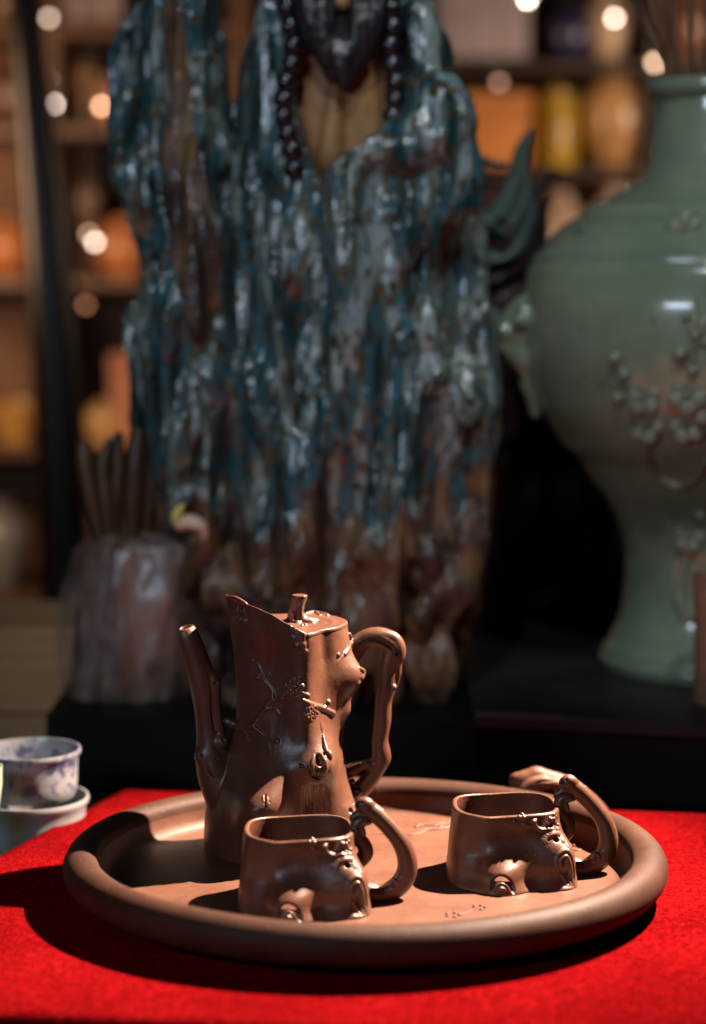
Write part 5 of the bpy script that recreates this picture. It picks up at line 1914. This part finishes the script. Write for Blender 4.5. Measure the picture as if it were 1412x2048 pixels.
# left shelf, from the top board down
carton(195, 50, 110, 120, f, (.36, .28, .30), 'greyish lilac box on the top board of the left shelf')
jar(12, 50, 40, 90, f, (.30, .16, .08), 'brown jar in the upper left corner beyond the dark post')
jar(172, 252, 26, 120, f, (.55, .32, .12), 'slim amber bottle left of the peach jar on the left shelf', 'bottle', 'bottle', shape=2)
jar(225, 252, 36, 96, f - .02, (.85, .42, .28), 'peach glazed jar beside the blue-green sleeve of the monk', shape=0)
jar(20, 252, 46, 130, f, (.20, .10, .06), 'dark brown round jar left of the post on the second board')
jar(18, 556, 62, 118, f, (.80, .30, .10), 'round orange paper lantern left of the dark post', 'lantern', 'lantern', shape=4)
jar(246, 556, 56, 118, f - .01, (.85, .32, .12), 'round orange paper lantern between the dark post and the monk', 'lantern', 'lantern', shape=4)
jar(175, 556, 30, 190, f, (.28, .15, .10), 'tall dull brown bottle next to the orange lantern', 'bottle', 'bottle', shape=2)
jar(35, 895, 54, 92, f, (.85, .48, .12), 'golden yellow bowl left of the dark post', 'bowl', 'bowl', shape=3)
jar(208, 895, 38, 92, f - .02, (.9, .55, .22), 'golden jar low on the shelf above the wooden prongs', shape=0)
carton(262, 895, 66, 190, f + .02, (.72, .30, .16), 'tall terracotta-coloured box close to the monk')
jar(0, 1190, 66, 190, f, (.30, .30, .29), 'big grey jar low on the left shelf', shape=0)
jar(215, 1190, 60, 190, f, (.12, .06, .035), 'big dark brown jar low on the left shelf', shape=1)
# right shelf
f = yr + .08
carton(955, 122, 190, 190, f, (.50, .42, .46), 'large pale mauve box on the upper right shelf')
jar(1138, 122, 46, 98, f, (.03, .035, .12), 'dark blue round jar on the upper right shelf', shape=0)
jar(1216, 122, 46, 130, f, (.85, .62, .42), 'pale sandy jar under a hanging bulb', shape=0)
carton(985, 335, 140, 140, f - .02, (.90, .34, .08), 'bright orange box behind the flame ornament')
jar(1112, 335, 40, 150, f, (.75, .48, .04), 'yellow lidded canister on the right shelf', 'canister', 'canister', shape=1)
jar(1230, 335, 68, 185, f, (.80, .46, .20), 'wide sand-coloured jar left of the vase neck', shape=0)
jar(1120, 590, 50, 200, f, (.80, .58, .44), 'cream bottle above the plum flames', 'bottle', 'bottle', shape=0)
jar(1235, 590, 66, 210, f, (.95, .68, .52), 'pale pink round jar behind the shoulder of the vase', shape=0)
jar(1370, 122, 60, 130, f, (.30, .14, .08), 'reddish brown jar seen between the dry twigs', shape=0)

# the slanting dark post on the left
post = MB().tube([P(30, -150, 1.5), P(58, 100, 1.5), P(88, 380, 1.5), P(116, 760, 1.5), P(132, 1200, 1.5), P(140, 1700, 1.5), P(140, 2300, 1.5)],
                 [.017, .021, .030, .034, .035, .035, .035], n=20).build('post', noise_mat('dark_brown_lacquer', (.008, .006, .005), (.016, .011, .009), scale=6, rough=.35), None)
tag(post, 'dark slanting wooden post left of the monk figure', 'post')

# small bare bulbs and shelf lights of the shop
def bulb(px, py, y, r, col, strength, label):
    c = P(px, py, y)
    strength *= .36
    t = thing('light_bulb', c, label, 'bulb', 'small light bulbs of the shop behind')
    MB().ball(tuple(c), r, 12, 8).build('bulb_glass', emit_mat('glow', col, strength), t)
    MB().tube([c + [0, 0, r * .8], c + [0, 0, r * 2.6]], [r * .55, r * .5], n=10).build('bulb_socket', SHELFD, t)
    MB().tube([c + [0, 0, r * 2.6], [c[0], c[1], 1.9]], [.0012, .0012], n=6).build('bulb_cord', SHELFD, t)


WB = (1.0, .76, .58)
bulb(98, 36, 2.1, .0042, WB, 22, 'topmost small bulb beside the dark post')
bulb(95, 160, 2.1, .0042, WB, 16, 'small bulb just above the brightest one beside the dark post')
bulb(108, 208, 2.08, .0042, (1.0, .80, .66), 42, 'brightest small bulb beside the dark post')
bulb(203, 212, 2.1, .0045, (1.0, .50, .30), 40, 'orange bulb against the peach jar')
bulb(190, 484, 2.1, .0046, (1.0, .82, .66), 34, 'single bulb between the dark post and the orange lantern')
bulb(178, 468, 2.12, .0046, (1.0, .62, .42), 10, 'faint bulb behind the single bulb between post and lantern')
bulb(1055, -2, 2.1, .0048, (1.0, .84, .70), 70, 'bulb cut by the top edge right of the monk')
bulb(1229, 36, 2.1, .0048, (1.0, .76, .62), 42, 'bulb left of the dry twigs')
bulb(1310, 125, 2.1, .0056, (1.0, .66, .42), 22, 'dim bulb behind the dry twigs')
bulb(998, 165, 2.1, .0056, (1.0, .55, .40), 5, 'very dim bulb above the bright orange box')
bulb(172, 610, 2.12, .0046, (1.0, .45, .25), 5, 'dull bulb low between the dark post and the monk')
